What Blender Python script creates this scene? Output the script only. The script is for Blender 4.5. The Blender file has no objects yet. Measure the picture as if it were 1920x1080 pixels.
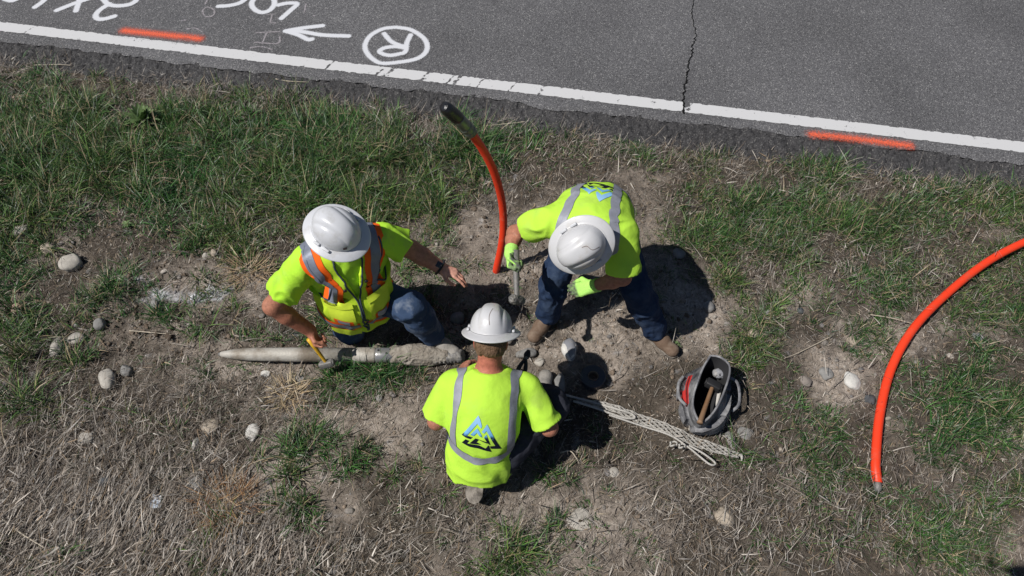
import bpy, bmesh, math
import numpy as np
from mathutils import Vector, Matrix
from mathutils.bvhtree import BVHTree
from mathutils.geometry import tessellate_polygon

# ------------------------------------------------------------------ camera, world, sun
SC = bpy.context.scene
COL = SC.collection
H_CAM, PITCH, F_PX = 4.0, math.radians(56), 1370.0
CAM_Y = -H_CAM / math.tan(PITCH)
cam = bpy.data.cameras.new('camera'); camo = bpy.data.objects.new('camera', cam); COL.objects.link(camo)
camo.location = (0, CAM_Y, H_CAM); camo.rotation_euler = (math.pi/2 - PITCH, 0, 0)
cam.sensor_width = 36.0; cam.lens = 36.0 * F_PX / 1920.0; cam.clip_start = 0.05; cam.clip_end = 5000
SC.camera = camo
SUN_OFF = (0.655, 0.238)                      # shadow shift per metre of height
sdir = Vector((-SUN_OFF[0], -SUN_OFF[1], 1)).normalized()
SUN_EL = math.asin(sdir.z)
w = bpy.data.worlds.new('World'); SC.world = w; w.use_nodes = True
nt = w.node_tree; nt.nodes.clear()
sky = nt.nodes.new('ShaderNodeTexSky'); sky.sky_type = 'NISHITA'; sky.sun_disc = False
sky.sun_elevation = SUN_EL; sky.sun_rotation = math.atan2(sdir.x, sdir.y); sky.altitude = 200; sky.air_density = 0.8; sky.dust_density = 0.4
bg = nt.nodes.new('ShaderNodeBackground'); bg.inputs[1].default_value = 0.05
wo = nt.nodes.new('ShaderNodeOutputWorld')
nt.links.new(sky.outputs[0], bg.inputs[0]); nt.links.new(bg.outputs[0], wo.inputs[0])
sl = bpy.data.lights.new('sun', 'SUN'); sl.energy = 5.0; sl.angle = math.radians(0.5); sl.color = (1.0, 0.965, 0.92)
so = bpy.data.objects.new('sun', sl); COL.objects.link(so); so.rotation_euler = sdir.to_track_quat('Z', 'Y').to_euler()
so.location = sdir * 30
SC.view_settings.view_transform = 'Standard'; SC.view_settings.look = 'None'
SC.view_settings.exposure = -0.05; SC.view_settings.gamma = 1.0
SC.render.engine = 'CYCLES'
SC.cycles.max_bounces = 5; SC.cycles.diffuse_bounces = 3; SC.cycles.transparent_max_bounces = 12
SC.cycles.use_adaptive_sampling = True; SC.cycles.adaptive_threshold = 0.015

np.seterr(over='ignore')
# ------------------------------------------------------------------ helpers
S_, C_ = math.sin(PITCH), math.cos(PITCH)
def at(px, py, z=0.0):
    """world point at height z that the photo shows at pixel (px, py)"""
    u, v = px - 960, py - 540
    t = (z - H_CAM) / (-F_PX*S_ - v*C_)
    return Vector((t*u, CAM_Y + t*(F_PX*C_ - v*S_), z))
def to_px(x, y, z=0.0):
    dy, dz = y - CAM_Y, z - H_CAM
    zc = dy*C_ - dz*S_
    return 960 + F_PX*x/zc, 540 + F_PX*(-dy*S_ - dz*C_)/zc
V = lambda *a: Vector(a)
A = lambda v: np.array(v, dtype=np.float64)

def hash3(ix, iy, iz, seed):
    h = (ix.astype(np.int64)*374761393 + iy.astype(np.int64)*668265263 + iz.astype(np.int64)*2147483647 + seed*974634777) & 0xffffffff
    h = ((h ^ (h >> 13)) * 1274126177) & 0xffffffff
    h = ((h ^ (h >> 16)) * 2246822519) & 0xffffffff
    return ((h ^ (h >> 15)) & 0xffffff) / float(0xffffff)
def noise3(x, y, z, seed=0):
    x, y, z = np.broadcast_arrays(x, y, z)
    ix, iy, iz = np.floor(x), np.floor(y), np.floor(z)
    fx, fy, fz = x-ix, y-iy, z-iz
    fx, fy, fz = [t*t*(3-2*t) for t in (fx, fy, fz)]
    r = 0
    for a in (0, 1):
        for b in (0, 1):
            for c in (0, 1):
                r = r + hash3(ix+a, iy+b, iz+c, seed) * (fx if a else 1-fx)*(fy if b else 1-fy)*(fz if c else 1-fz)
    return r*2 - 1
def noise2(x, y, seed=0):
    x, y = np.broadcast_arrays(x, y)
    ix, iy = np.floor(x), np.floor(y); fx, fy = x-ix, y-iy
    fx, fy = fx*fx*(3-2*fx), fy*fy*(3-2*fy); z = np.zeros_like(ix)
    h = lambda a, b: hash3(ix+a, iy+b, z, seed)
    return (h(0,0)*(1-fx)*(1-fy) + h(1,0)*fx*(1-fy) + h(0,1)*(1-fx)*fy + h(1,1)*fx*fy)*2 - 1
def fbm2(x, y, seed=0, o=4):
    r, a, s = 0, 0.5, 1.0
    for k in range(o):
        r = r + a*noise2(x*s + 17.3*k, y*s - 9.1*k, seed+k); a *= 0.5; s *= 2.03
    return r

# ---- materials
def mat(name, col=(0.5,0.5,0.5), rough=0.6, metal=0.0, spec=0.5, var=0.0, vscale=8.0, bump=0.0, bscale=40.0, col2=None, thr=None,
        attr=None, coat=0.0, sheen=0.0, detail=6.0, stretch=None, rvar=0.0):
    m = bpy.data.materials.new(name); m.use_nodes = True
    n = m.node_tree.nodes; l = m.node_tree.links; b = n['Principled BSDF']
    b.inputs['Roughness'].default_value = rough; b.inputs['Metallic'].default_value = metal
    b.inputs['Specular IOR Level'].default_value = spec; b.inputs['Coat Weight'].default_value = coat
    b.inputs['Sheen Weight'].default_value = sheen
    tc = n.new('ShaderNodeTexCoord'); vec = tc.outputs['Object']
    if stretch:
        mp = n.new('ShaderNodeMapping'); mp.inputs['Scale'].default_value = stretch; l.new(vec, mp.inputs[0]); vec = mp.outputs[0]
    base = None
    if attr:
        an = n.new('ShaderNodeAttribute'); an.attribute_name = attr; base = an.outputs['Color']
    if col2 is not None:
        t = n.new('ShaderNodeTexNoise'); t.inputs['Scale'].default_value = vscale; t.inputs['Detail'].default_value = detail
        t.inputs['Roughness'].default_value = 0.65; l.new(vec, t.inputs[0])
        r = n.new('ShaderNodeMapRange'); lo, hi = thr or (0.4, 0.6)
        r.inputs[1].default_value = lo; r.inputs[2].default_value = hi; l.new(t.outputs[0], r.inputs[0])
        mx = n.new('ShaderNodeMix'); mx.data_type = 'RGBA'; l.new(r.outputs[0], mx.inputs[0])
        mx.inputs[6].default_value = (*col, 1); mx.inputs[7].default_value = (*col2, 1)
        if base is not None: l.new(base, mx.inputs[6])
        base = mx.outputs[2]
    if var > 0:
        t = n.new('ShaderNodeTexNoise'); t.inputs['Scale'].default_value = vscale*2.3; t.inputs['Detail'].default_value = detail; l.new(vec, t.inputs[0])
        r = n.new('ShaderNodeMapRange'); r.inputs[1].default_value = 0.3; r.inputs[2].default_value = 0.7
        r.inputs[3].default_value = 1-var; r.inputs[4].default_value = 1+var; l.new(t.outputs[0], r.inputs[0])
        mx = n.new('ShaderNodeMix'); mx.data_type = 'RGBA'; mx.blend_type = 'MULTIPLY'; mx.inputs[0].default_value = 1
        mx.inputs[6].default_value = (*col, 1); l.new(r.outputs[0], mx.inputs[7])
        if base is not None: l.new(base, mx.inputs[6])
        base = mx.outputs[2]
    if base is not None: l.new(base, b.inputs['Base Color'])
    else: b.inputs['Base Color'].default_value = (*col, 1)
    if bump > 0:
        t = n.new('ShaderNodeTexNoise'); t.inputs['Scale'].default_value = bscale; t.inputs['Detail'].default_value = 5; l.new(vec, t.inputs[0])
        bn = n.new('ShaderNodeBump'); bn.inputs['Strength'].default_value = bump; bn.inputs['Distance'].default_value = 0.01
        l.new(t.outputs[0], bn.inputs['Height']); l.new(bn.outputs[0], b.inputs['Normal'])
    return m

# ---- object helpers
def tag(o, label=None, cat=None, group=None, kind=None):
    if label: o['label'] = label
    if cat: o['category'] = cat
    if group: o['group'] = group
    if kind: o['kind'] = kind
    return o
def empty(name, loc, label, cat, group=None):
    o = bpy.data.objects.new(name, None); COL.objects.link(o); o.location = loc; o.empty_display_size = 0.05
    return tag(o, label, cat, group)
def link(name, me, m=None, parent=None, smooth=True):
    o = bpy.data.objects.new(name, me); COL.objects.link(o)
    if m is not None:
        for x in (m if isinstance(m, (list, tuple)) else [m]): me.materials.append(x)
    if smooth and len(me.polygons): me.polygons.foreach_set('use_smooth', np.ones(len(me.polygons), dtype=bool))
    if parent is not None:
        o.parent = parent
        r = parent; off = Vector((0,0,0))
        while r is not None: off += r.location; r = r.parent
        o.location = -off                     # mesh data are in world coordinates
    return o
def mesh(name, v, f):
    me = bpy.data.meshes.new(name)
    me.from_pydata([tuple(map(float, p)) for p in v], [], [tuple(map(int, q)) for q in f]); me.update(); return me
def fast_mesh(name, v, quads):
    me = bpy.data.meshes.new(name); v = np.asarray(v, np.float32); q = np.asarray(quads, np.int32)
    me.vertices.add(len(v)); me.vertices.foreach_set('co', v.ravel())
    me.loops.add(q.size); me.loops.foreach_set('vertex_index', q.ravel())
    me.polygons.add(len(q)); me.polygons.foreach_set('loop_start', np.arange(0, q.size, q.shape[1], dtype=np.int32))
    me.update(calc_edges=True); me.validate(); return me
def set_col(me, c, name='col'):
    c = np.asarray(c, np.float32)
    a = me.color_attributes.new(name, 'FLOAT_COLOR', 'POINT')
    a.data.foreach_set('color', np.concatenate([c, np.ones((len(c), 1), np.float32)], 1).ravel())
def obj(name, v, f, m, parent=None, smooth=True): return link(name, mesh(name, v, f), m, parent, smooth)

def frame(d, up=(0,0,1)):
    d = Vector(d).normalized(); up = Vector(up)
    if abs(d.dot(up.normalized())) > 0.98: up = Vector((0,1,0))
    s = d.cross(up).normalized(); return d, s, s.cross(d).normalized()
def smooth_path(pts, n):
    P = np.array([list(p) for p in pts], float); m = len(P)
    if m == 2: t = np.linspace(0,1,n)[:,None]; return P[0]*(1-t)+P[1]*t
    Q = np.vstack([2*P[0]-P[1], P, 2*P[-1]-P[-2]]); out = []
    for t in np.linspace(0, m-1-1e-9, n):
        i = int(t); u = t-i; a, b, c, d = Q[i:i+4]
        out.append(0.5*((2*b)+(-a+c)*u+(2*a-5*b+4*c-d)*u*u+(-a+3*b-3*c+d)*u**3))
    return np.array(out)
def tube(pts, r, seg=12, n=None, caps=True, flat=1.0):
    """tube along a path; r is a number or list; returns verts, faces"""
    P = smooth_path(pts, n) if n else np.array([list(p) for p in pts], float)
    k = len(P); R = np.interp(np.linspace(0,1,k), np.linspace(0,1,len(r)), r) if hasattr(r, '__len__') else np.full(k, r)
    v, f = [], []; up = None
    for i in range(k):
        d = Vector(P[min(i+1,k-1)] - P[max(i-1,0)]).normalized()
        if up is None: _, s, up = frame(d)
        s = d.cross(up).normalized(); up = s.cross(d).normalized()
        for j in range(seg):
            a = 2*math.pi*j/seg
            v.append(Vector(P[i]) + s*(math.cos(a)*R[i]) + up*(math.sin(a)*R[i]*flat))
    for i in range(k-1):
        for j in range(seg):
            f.append((i*seg+j, i*seg+(j+1)%seg, (i+1)*seg+(j+1)%seg, (i+1)*seg+j))
    if caps:
        f.append(tuple(range(seg))[::-1]); f.append(tuple((k-1)*seg+j for j in range(seg)))
    return v, f
def joinvf(*vf):
    V_, F_ = [], []
    for v, f in vf:
        o = len(V_); V_ += list(v); F_ += [tuple(i+o for i in q) for q in f]
    return V_, F_
def box(c, size, R=None, bev=0.004):
    bm = bmesh.new(); bmesh.ops.create_cube(bm, size=1)
    for x in bm.verts: x.co = Vector((x.co.x*size[0], x.co.y*size[1], x.co.z*size[2]))
    if bev: bmesh.ops.bevel(bm, geom=bm.edges[:], offset=bev, segments=2, affect='EDGES', profile=0.6)
    M = R.to_4x4() if R is not None else Matrix.Identity(4)
    v = [Vector(c) + (M @ x.co) for x in bm.verts]; bm.verts.index_update(); f = [tuple(y.index for y in q.verts) for q in bm.faces]
    bm.free(); return v, f
def rotmat(x, y, z): return Matrix((x, y, z)).transposed()

# ---- signed distance modelling: rounded tapered limbs blended into one surface
class Field:
    def __init__(s, lo, hi, res):
        s.res = res; s.lo = np.array(lo, float); s.n = np.ceil((np.array(hi, float)-s.lo)/res).astype(int)+1
        s.F = np.full(s.n, 1.0, np.float32)
    def _sub(s, lo, hi):
        a = np.clip(np.floor((lo-s.lo)/s.res).astype(int), 0, s.n); b = np.clip(np.ceil((hi-s.lo)/s.res).astype(int)+1, 0, s.n)
        if np.any(b <= a): return None, None
        sl_ = tuple(slice(i, j) for i, j in zip(a, b))
        g = np.meshgrid(*[(s.lo[k] + s.res*np.arange(a[k], b[k])).astype(np.float32) for k in range(3)], indexing='ij', sparse=True)
        return sl_, g
    def _put(s, sl_, d, k, mode='add'):
        o = s.F[sl_]
        if mode == 'cut': s.F[sl_] = np.maximum(o, -d); return
        if k > 0:
            h = np.maximum(k-np.abs(o-d), 0)/k; s.F[sl_] = np.minimum(o, d) - h*h*k*0.25
        else: s.F[sl_] = np.minimum(o, d)
    def cap(s, a, b, ra, rb=None, k=0.02, flat=None, ratio=1.0, cuts=(), mode='add'):
        rb = ra if rb is None else rb; a, b = A(a), A(b); R = max(ra, rb)/min(ratio, 1.0) + 0.06
        sl_, g = s._sub(np.minimum(a, b)-R, np.maximum(a, b)+R)
        if sl_ is None: return
        p = [g[i]-a[i] for i in range(3)]; ab = b-a; L = max(ab@ab, 1e-9)
        t = np.clip((p[0]*ab[0]+p[1]*ab[1]+p[2]*ab[2])/L, 0, 1)
        q = [p[i]-t*ab[i] for i in range(3)]
        q2 = q[0]**2+q[1]**2+q[2]**2
        if flat is not None:
            n = A(Vector(flat).normalized()); dn = q[0]*n[0]+q[1]*n[1]+q[2]*n[2]; q2 = q2 + (1/ratio**2-1)*dn*dn
        d = np.sqrt(np.maximum(q2, 1e-12)) - (ra+(rb-ra)*t)
        if flat is not None and ratio < 1: d = d*(0.5+0.5*ratio)
        for c, n in cuts: d = np.maximum(d, (g[0]-c[0])*n[0]+(g[1]-c[1])*n[1]+(g[2]-c[2])*n[2])
        s._put(sl_, d.astype(np.float32), k, mode)
    def ell(s, c, r, ax=None, k=0.03, mode='add', cuts=()):
        c = A(c); r = np.array(r, float); R = r.max()+0.06
        sl_, g = s._sub(c-R, c+R)
        if sl_ is None: return
        p = [g[i]-c[i] for i in range(3)]
        ax = [A(x) for x in (ax or ((1,0,0),(0,1,0),(0,0,1)))]
        l = [p[0]*x[0]+p[1]*x[1]+p[2]*x[2] for x in ax]
        k0 = np.sqrt(sum((l[i]/r[i])**2 for i in range(3))+1e-12); k1 = np.sqrt(sum((l[i]/r[i]**2)**2 for i in range(3))+1e-9)
        d = k0*(k0-1)/k1
        for cc, n in cuts: d = np.maximum(d, (g[0]-cc[0])*n[0]+(g[1]-cc[1])*n[1]+(g[2]-cc[2])*n[2])
        s._put(sl_, d.astype(np.float32), k, mode)
    def plane(s, c, n, lo=None, hi=None):
        """remove everything on the side the normal points to (inside a box)"""
        sl_, g = s._sub(np.array(lo if lo is not None else s.lo), np.array(hi if hi is not None else s.lo+s.n*s.res))
        if sl_ is None: return
        s.F[sl_] = np.maximum(s.F[sl_], ((g[0]-c[0])*n[0]+(g[1]-c[1])*n[1]+(g[2]-c[2])*n[2]).astype(np.float32))
    def wrinkle(s, amp, freq, seed=0, ax=None, sc=(1,1,1)):
        band = np.argwhere(np.abs(s.F) < 0.03)
        if not len(band): return
        P = band*s.res + s.lo
        if ax is not None: P = np.stack([P @ A(x) for x in ax], 1)
        P = P*np.array(sc)*freq
        wv = noise3(P[:,0]*.6, P[:,1]*.6, P[:,2]*.6, seed+5)
        n = noise3(P[:,0]+wv*1.2, P[:,1]+wv*1.2, P[:,2]-wv, seed)
        n = (1-np.abs(n)*2)*0.65 + 0.35*noise3(P[:,0]*2.2, P[:,1]*2.2, P[:,2]*2.2, seed+9)
        s.F[tuple(band.T)] -= (amp*n).astype(np.float32)
    def mesh(s, name, smooth=1):
        F = s.F; I = F < 0; n = np.array(F.shape)
        c = np.zeros(n-1, np.int8)
        sls = [slice(0, -1), slice(1, None)]
        for i in (0,1):
            for j in (0,1):
                for k in (0,1): c += I[sls[i], sls[j], sls[k]]
        act = (c > 0) & (c < 8); cells = np.argwhere(act); idx = np.full(n-1, -1, np.int32); idx[act] = np.arange(len(cells))
        acc = np.zeros((len(cells), 3)); cnt = np.zeros(len(cells))
        for ax in range(3):
            o = [x for x in range(3) if x != ax]
            for u in (0,1):
                for v in (0,1):
                    off = np.zeros(3, int); off[o[0]] = u; off[o[1]] = v
                    p0 = cells+off; p1 = p0.copy(); p1[:, ax] += 1
                    f0, f1 = F[tuple(p0.T)], F[tuple(p1.T)]; m = (f0 < 0) != (f1 < 0)
                    t = np.where(m, f0/np.where(m, f0-f1, 1), 0); q = p0.astype(float); q[:, ax] += t
                    acc[m] += q[m]; cnt[m] += 1
        verts = acc/cnt[:, None]*s.res + s.lo
        quads = []
        for ax in range(3):
            o1, o2 = (ax+1) % 3, (ax+2) % 3
            a = [slice(None)]*3; b = [slice(None)]*3; a[ax] = slice(0, -1); b[ax] = slice(1, None)
            d = I[tuple(a)] != I[tuple(b)]
            e = np.argwhere(d); e = e[(e[:, o1] > 0) & (e[:, o2] > 0) & (e[:, o1] < n[o1]-1) & (e[:, o2] < n[o2]-1)]
            if not len(e): continue
            ins = I[tuple(e.T)]
            def cc(i, j):
                q = e.copy(); q[:, o1] += i; q[:, o2] += j; return idx[tuple(q.T)]
            Q = np.stack([cc(-1,-1), cc(0,-1), cc(0,0), cc(-1,0)], 1)
            Q[~ins] = Q[~ins][:, ::-1]; quads.append(Q)
        quads = np.concatenate(quads); quads = quads[(quads >= 0).all(1)]
        for _ in range(smooth):
            a = np.zeros_like(verts); ct = np.zeros(len(verts))
            for i in range(4):
                for j in (1, 3):
                    np.add.at(a, quads[:, i], verts[quads[:, (i+j) % 4]]); np.add.at(ct, quads[:, i], 1)
            verts = verts*0.5 + 0.5*a/np.maximum(ct, 1)[:, None]
        return fast_mesh(name, verts, quads)

def bvh_of(me):
    return BVHTree.FromPolygons([v.co.copy() for v in me.vertices], [tuple(p.vertices) for p in me.polygons])
def snap(b, p, off):
    c, n, i, d = b.find_nearest(Vector(p))
    return c + n*off, n
def strip(b, pts, width, off=0.003, n=40, across=5, ends=None):
    """a band of tape laid on a surface along guide points"""
    P = smooth_path(pts, n); q = [snap(b, p, 0) for p in P]; v, f = [], []
    for i in range(n):
        t = (q[min(i+1,n-1)][0]-q[max(i-1,0)][0]); 
        if t.length < 1e-6: t = Vector(P[min(i+1,n-1)]-P[max(i-1,0)])
        t.normalize(); nn = sum((q[j][1] for j in range(max(0,i-2), min(n,i+3))), Vector()).normalized(); s = nn.cross(t).normalized()
        for j in range(across):
            x = (j/(across-1)-0.5)*width
            c, _ = snap(b, q[i][0]+s*x, off); v.append(c)
    for i in range(n-1):
        for j in range(across-1):
            a = i*across+j; f.append((a, a+1, a+across+1, a+across))
    return v, f
def patch(b, corner, eu, ev, nu, nv, dirn, off, shape=None):
    """a piece of cloth dropped along dirn on a surface"""
    v, f = [], []; dirn = Vector(dirn).normalized()
    for j in range(nv):
        for i in range(nu):
            p = corner + eu*(i/(nu-1)) + ev*(j/(nv-1))
            c, n, _, _ = b.ray_cast(p - dirn*0.5, dirn)
            if c is None: c, n, _, _ = b.find_nearest(p)
            v.append(c - dirn*off if n.dot(dirn) > -0.2 else c + n*off)
    for j in range(nv-1):
        for i in range(nu-1):
            a = j*nu+i; f.append((a, a+1, a+nu+1, a+nu))
    return v, f
def flip_towards(v, f, d):
    """orient faces along d"""
    out = []
    for q in f:
        a, b, c = v[q[0]], v[q[1]], v[q[2]]
        out.append(q if (b-a).cross(c-a).dot(Vector(d)) > 0 else q[::-1])
    return v, out
# ================================================================== SETTING
RNG = np.random.default_rng(7)
ROAD_A = math.radians(-9.93)
RE = np.array([math.cos(ROAD_A), math.sin(ROAD_A)]); RN = np.array([-RE[1], RE[0]])
def rd(t, d): return RE[0]*t+RN[0]*d, RE[1]*t+RN[1]*d
def blob(px, py, L):
    r = np.zeros_like(px)
    for x, y, rx, ry, wt in L: r = np.maximum(r, wt*np.exp(-(((px-x)/rx)**2+((py-y)/ry)**2)*0.9))
    return r
GREEN = [(110,235,190,80,.9),(290,290,260,100,1),(560,320,250,100,1),(760,320,140,80,.75),(430,440,120,60,.55),(60,330,120,90,.8),(100,420,110,50,.6),
  (260,480,60,50,.55),(1230,290,120,50,.6),(1020,300,90,50,.5),(1290,370,70,50,.6),(1340,520,60,40,.4),(1420,570,60,40,.4),(1330,440,110,60,.75),(1480,420,130,80,.75),(1545,310,90,45,1.05),(1700,430,150,80,.95),(1880,380,90,80,.95),
  (1850,560,130,80,.95),(1700,520,120,60,.8),(1400,650,55,50,.65),(1480,760,70,70,.6),(1820,760,140,140,.75),(1600,860,130,70,.55),(1320,880,150,50,.45),
  (1190,740,80,35,.6),(690,700,130,22,.75),(420,610,60,25,.6),(330,590,60,30,.3),(1750,960,180,70,.5),(410,700,60,40,.5),(1900,900,120,100,.5),(650,400,100,40,.8),
  (190,560,90,60,.5),(60,600,80,70,.45),(1100,760,120,60,.3),(1620,640,60,30,.5),(880,290,60,60,.8),(1000,260,100,40,.45),(600,730,60,25,.5),(30,760,60,40,.3)]
BARE = [(1130,650,120,90,1),(1000,500,110,60,.95),(350,520,110,60,.9),(1580,690,80,100,.9),(745,800,70,60,.75),(560,880,90,70,.7),(620,960,60,80,.6),(250,620,90,50,.7),
  (1250,740,70,50,.6),(885,450,80,55,.9),(770,480,90,40,.6),(1080,960,110,60,.45),(1290,600,90,90,.9),(1380,590,70,60,.55),(120,480,60,40,.5),(1500,570,60,40,.5),
  (1700,680,60,40,.35),(500,690,100,18,.7),(440,640,60,20,.5),(640,800,60,40,.4),(1640,800,40,50,.5),(1250,1000,70,40,.3),(1720,640,60,50,.5)]
STRAW = [(180,960,330,150,1.5),(500,1030,320,60,1.4),(120,790,200,90,.7),(1400,990,320,90,.9),(480,410,80,50,.7),(600,185,330,35,.8),(860,230,150,50,.8),(1250,270,300,35,.6),
  (1750,345,180,25,.8),(40,130,90,30,.8),(760,240,100,40,.6),(950,1000,250,70,.8),(840,380,70,40,.5),(1560,540,120,60,.4),(500,470,60,40,.6)]
WEED = [(470,790,160,80,1),(300,850,130,70,.8),(630,750,100,40,.7),(120,720,110,60,.6),(420,860,90,60,.9),(700,860,60,50,.4),(540,720,60,40,.6)]
CHALK = [(300,550,48,19,1.0),(350,556,60,17,.95),(408,552,32,16,.9),(265,560,24,13,.8)]
PIT = at(868, 585)
def ground_h(x, y):
    x = np.asarray(x, float); y = np.asarray(y, float)
    d = RN[0]*x + RN[1]*y
    h = 0.035*fbm2(x*0.9, y*0.9, 3, 3) + 0.030*fbm2(x*5.5, y*5.5, 11, 3)
    px, py = to_px(x, y)
    near = (np.abs(x) < 6) & (np.abs(y) < 4)
    rough = np.where(near, blob(px, py, [(260,620,110,50,1), (350,520,110,50,.8), (1000,500,100,60,.7), (1130,640,120,80,.5), (440,660,80,40,.8), (560,900,120,80,.4)]), 0)
    h = h + (0.014+0.016*rough)*fbm2(x*26, y*26, 21, 3)
    h = h - 0.10*np.exp(-((x-PIT.x)**2/0.20**2+(y-PIT.y)**2/0.15**2)) + 0.045*np.where(near, blob(px, py, [(380,500,100,35,1)]), 0)
    k = np.clip((d-1.15)/0.35, 0, 1); h = h*(1-k) - 0.012*k
    far = np.clip((np.hypot(x, y)-12)/60, 0, 1); return h*(1-far) - 0.02*far
def chalk_mask(x, y):
    px, py = to_px(x, y); b = blob(px, py, CHALK)
    return np.clip((b*.9 + 0.8*fbm2(x*14, y*14, 91, 4) - 0.40)*2.6, 0, 1)

# ---- ground: one sheet, fine where the camera looks and growing coarser to the horizon
def axis(lo, hi, step, far):
    a = list(np.arange(lo, hi, step)); s = step; x = a[-1]
    while x < far: s *= 1.35; x += s; a.append(x)
    s = step; x = lo
    while x > -far: s *= 1.35; x -= s; a.insert(0, x)
    return np.array(a)
gx, gy = axis(-4.9, 4.9, 0.014, 900), axis(-3.0, 2.5, 0.014, 900)
X, Y = np.meshgrid(gx, gy, indexing='ij'); Z = ground_h(X, Y)
ny = len(gy); ii, jj = np.meshgrid(np.arange(len(gx)-1), np.arange(ny-1), indexing='ij')
Q = np.stack([ii*ny+jj, (ii+1)*ny+jj, (ii+1)*ny+jj+1, ii*ny+jj+1], -1).reshape(-1, 4)
gme = fast_mesh('ground', np.stack([X, Y, Z], -1).reshape(-1, 3), Q)
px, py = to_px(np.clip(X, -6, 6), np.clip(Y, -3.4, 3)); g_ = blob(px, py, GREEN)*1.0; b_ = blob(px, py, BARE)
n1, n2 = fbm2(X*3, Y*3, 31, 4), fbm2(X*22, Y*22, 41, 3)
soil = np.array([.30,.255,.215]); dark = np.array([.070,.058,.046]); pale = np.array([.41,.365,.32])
tt = np.clip(0.10 + 1.0*b_ + 0.9*n1 + 0.35*n2 - 0.45*g_, 0, 1)[..., None]  # darker litter tone under grass and straw also paints in the shaded gaps
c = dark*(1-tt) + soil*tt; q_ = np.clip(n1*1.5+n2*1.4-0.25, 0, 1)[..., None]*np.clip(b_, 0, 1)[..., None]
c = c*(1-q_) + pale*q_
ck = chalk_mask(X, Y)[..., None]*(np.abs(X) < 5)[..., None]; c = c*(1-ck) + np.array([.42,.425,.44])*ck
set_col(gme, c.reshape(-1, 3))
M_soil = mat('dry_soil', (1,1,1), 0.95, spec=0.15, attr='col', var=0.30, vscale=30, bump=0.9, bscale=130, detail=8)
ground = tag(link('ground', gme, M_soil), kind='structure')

# ---- road
def asphalt(name, c1, c2, scale, bump, spots=True):
    m = bpy.data.materials.new(name); m.use_nodes = True; n, l = m.node_tree.nodes, m.node_tree.links; b = n['Principled BSDF']
    b.inputs['Roughness'].default_value = 0.85; b.inputs['Specular IOR Level'].default_value = 0.3
    tc = n.new('ShaderNodeTexCoord')
    vo = n.new('ShaderNodeTexVoronoi'); vo.inputs['Scale'].default_value = scale; l.new(tc.outputs['Object'], vo.inputs[0])
    bw = n.new('ShaderNodeRGBToBW'); l.new(vo.outputs['Color'], bw.inputs[0])
    ra = n.new('ShaderNodeValToRGB'); e = ra.color_ramp.elements
    e[0].position = 0.10; e[0].color = (*[x*0.40 for x in c1], 1); e[1].position = 0.97; e[1].color = (*[x*1.2 for x in c2], 1)
    for p_, k_ in ((0.26, 0.80), (0.5, 1.0), (0.74, 1.2)):
        x = e.new(p_); x.color = (*[k_*q for q in c1], 1)
    l.new(bw.outputs[0], ra.inputs[0])
    no = n.new('ShaderNodeTexNoise'); no.inputs['Scale'].default_value = 0.9; no.inputs['Detail'].default_value = 8; l.new(tc.outputs['Object'], no.inputs[0])
    mr = n.new('ShaderNodeMapRange'); mr.inputs[1].default_value = .3; mr.inputs[2].default_value = .7; mr.inputs[3].default_value = .80; mr.inputs[4].default_value = 1.16; l.new(no.outputs[0], mr.inputs[0])
    mx = n.new('ShaderNodeMix'); mx.data_type = 'RGBA'; mx.blend_type = 'MULTIPLY'; mx.inputs[0].default_value = 1
    l.new(ra.outputs[0], mx.inputs[6]); l.new(mr.outputs[0], mx.inputs[7]); l.new(mx.outputs[2], b.inputs['Base Color'])
    n3 = n.new('ShaderNodeTexNoise'); n3.inputs['Scale'].default_value = scale*0.8; n3.inputs['Detail'].default_value = 4; l.new(tc.outputs['Object'], n3.inputs[0])
    bn = n.new('ShaderNodeBump'); bn.inputs['Strength'].default_value = bump; bn.inputs['Distance'].default_value = 0.012
    l.new(n3.outputs[0], bn.inputs['Height']); l.new(bn.outputs[0], b.inputs['Normal'])
    return m
M_asph = asphalt('worn_asphalt', (.108,.107,.112), (.27,.265,.26), 150, 0.7)
M_edge = asphalt('crumbled_asphalt', (.050,.049,.051), (.13,.125,.12), 115, 1.0)
ZR = 0.05
tt_ = np.unique(np.concatenate([np.linspace(-400, -8, 12), np.arange(-8, 8, 0.02), np.linspace(8, 400, 12)]))
dd = np.array([0.0, .02, .1, .5, 1.5, 3.5, 7.5])
def road_edge(t): return 1.715 + 0.018*noise2(t*3.1, t*0, 5) + 0.012*noise2(t*14, t*0, 6) + 0.008*noise2(t*40, t*0, 8) - 0.02*np.exp(-(t-0.2)**2*3)
T, D = np.meshgrid(tt_, dd, indexing='ij'); De = road_edge(T)*(D < 0.3) + 1.715*(D >= 0.3) + D
x_, y_ = rd(T, De); z_ = np.where(D < 0.01, ZR-0.012, ZR)
nd = len(dd); a_, b2 = np.meshgrid(np.arange(len(tt_)-1), np.arange(nd-1), indexing='ij')
Q = np.stack([a_*nd+b2, (a_+1)*nd+b2, (a_+1)*nd+b2+1, a_*nd+b2+1], -1).reshape(-1, 4)
road = tag(link('road', fast_mesh('road', np.stack([x_, y_, z_], -1).reshape(-1, 3), Q), M_asph), kind='structure')
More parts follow.
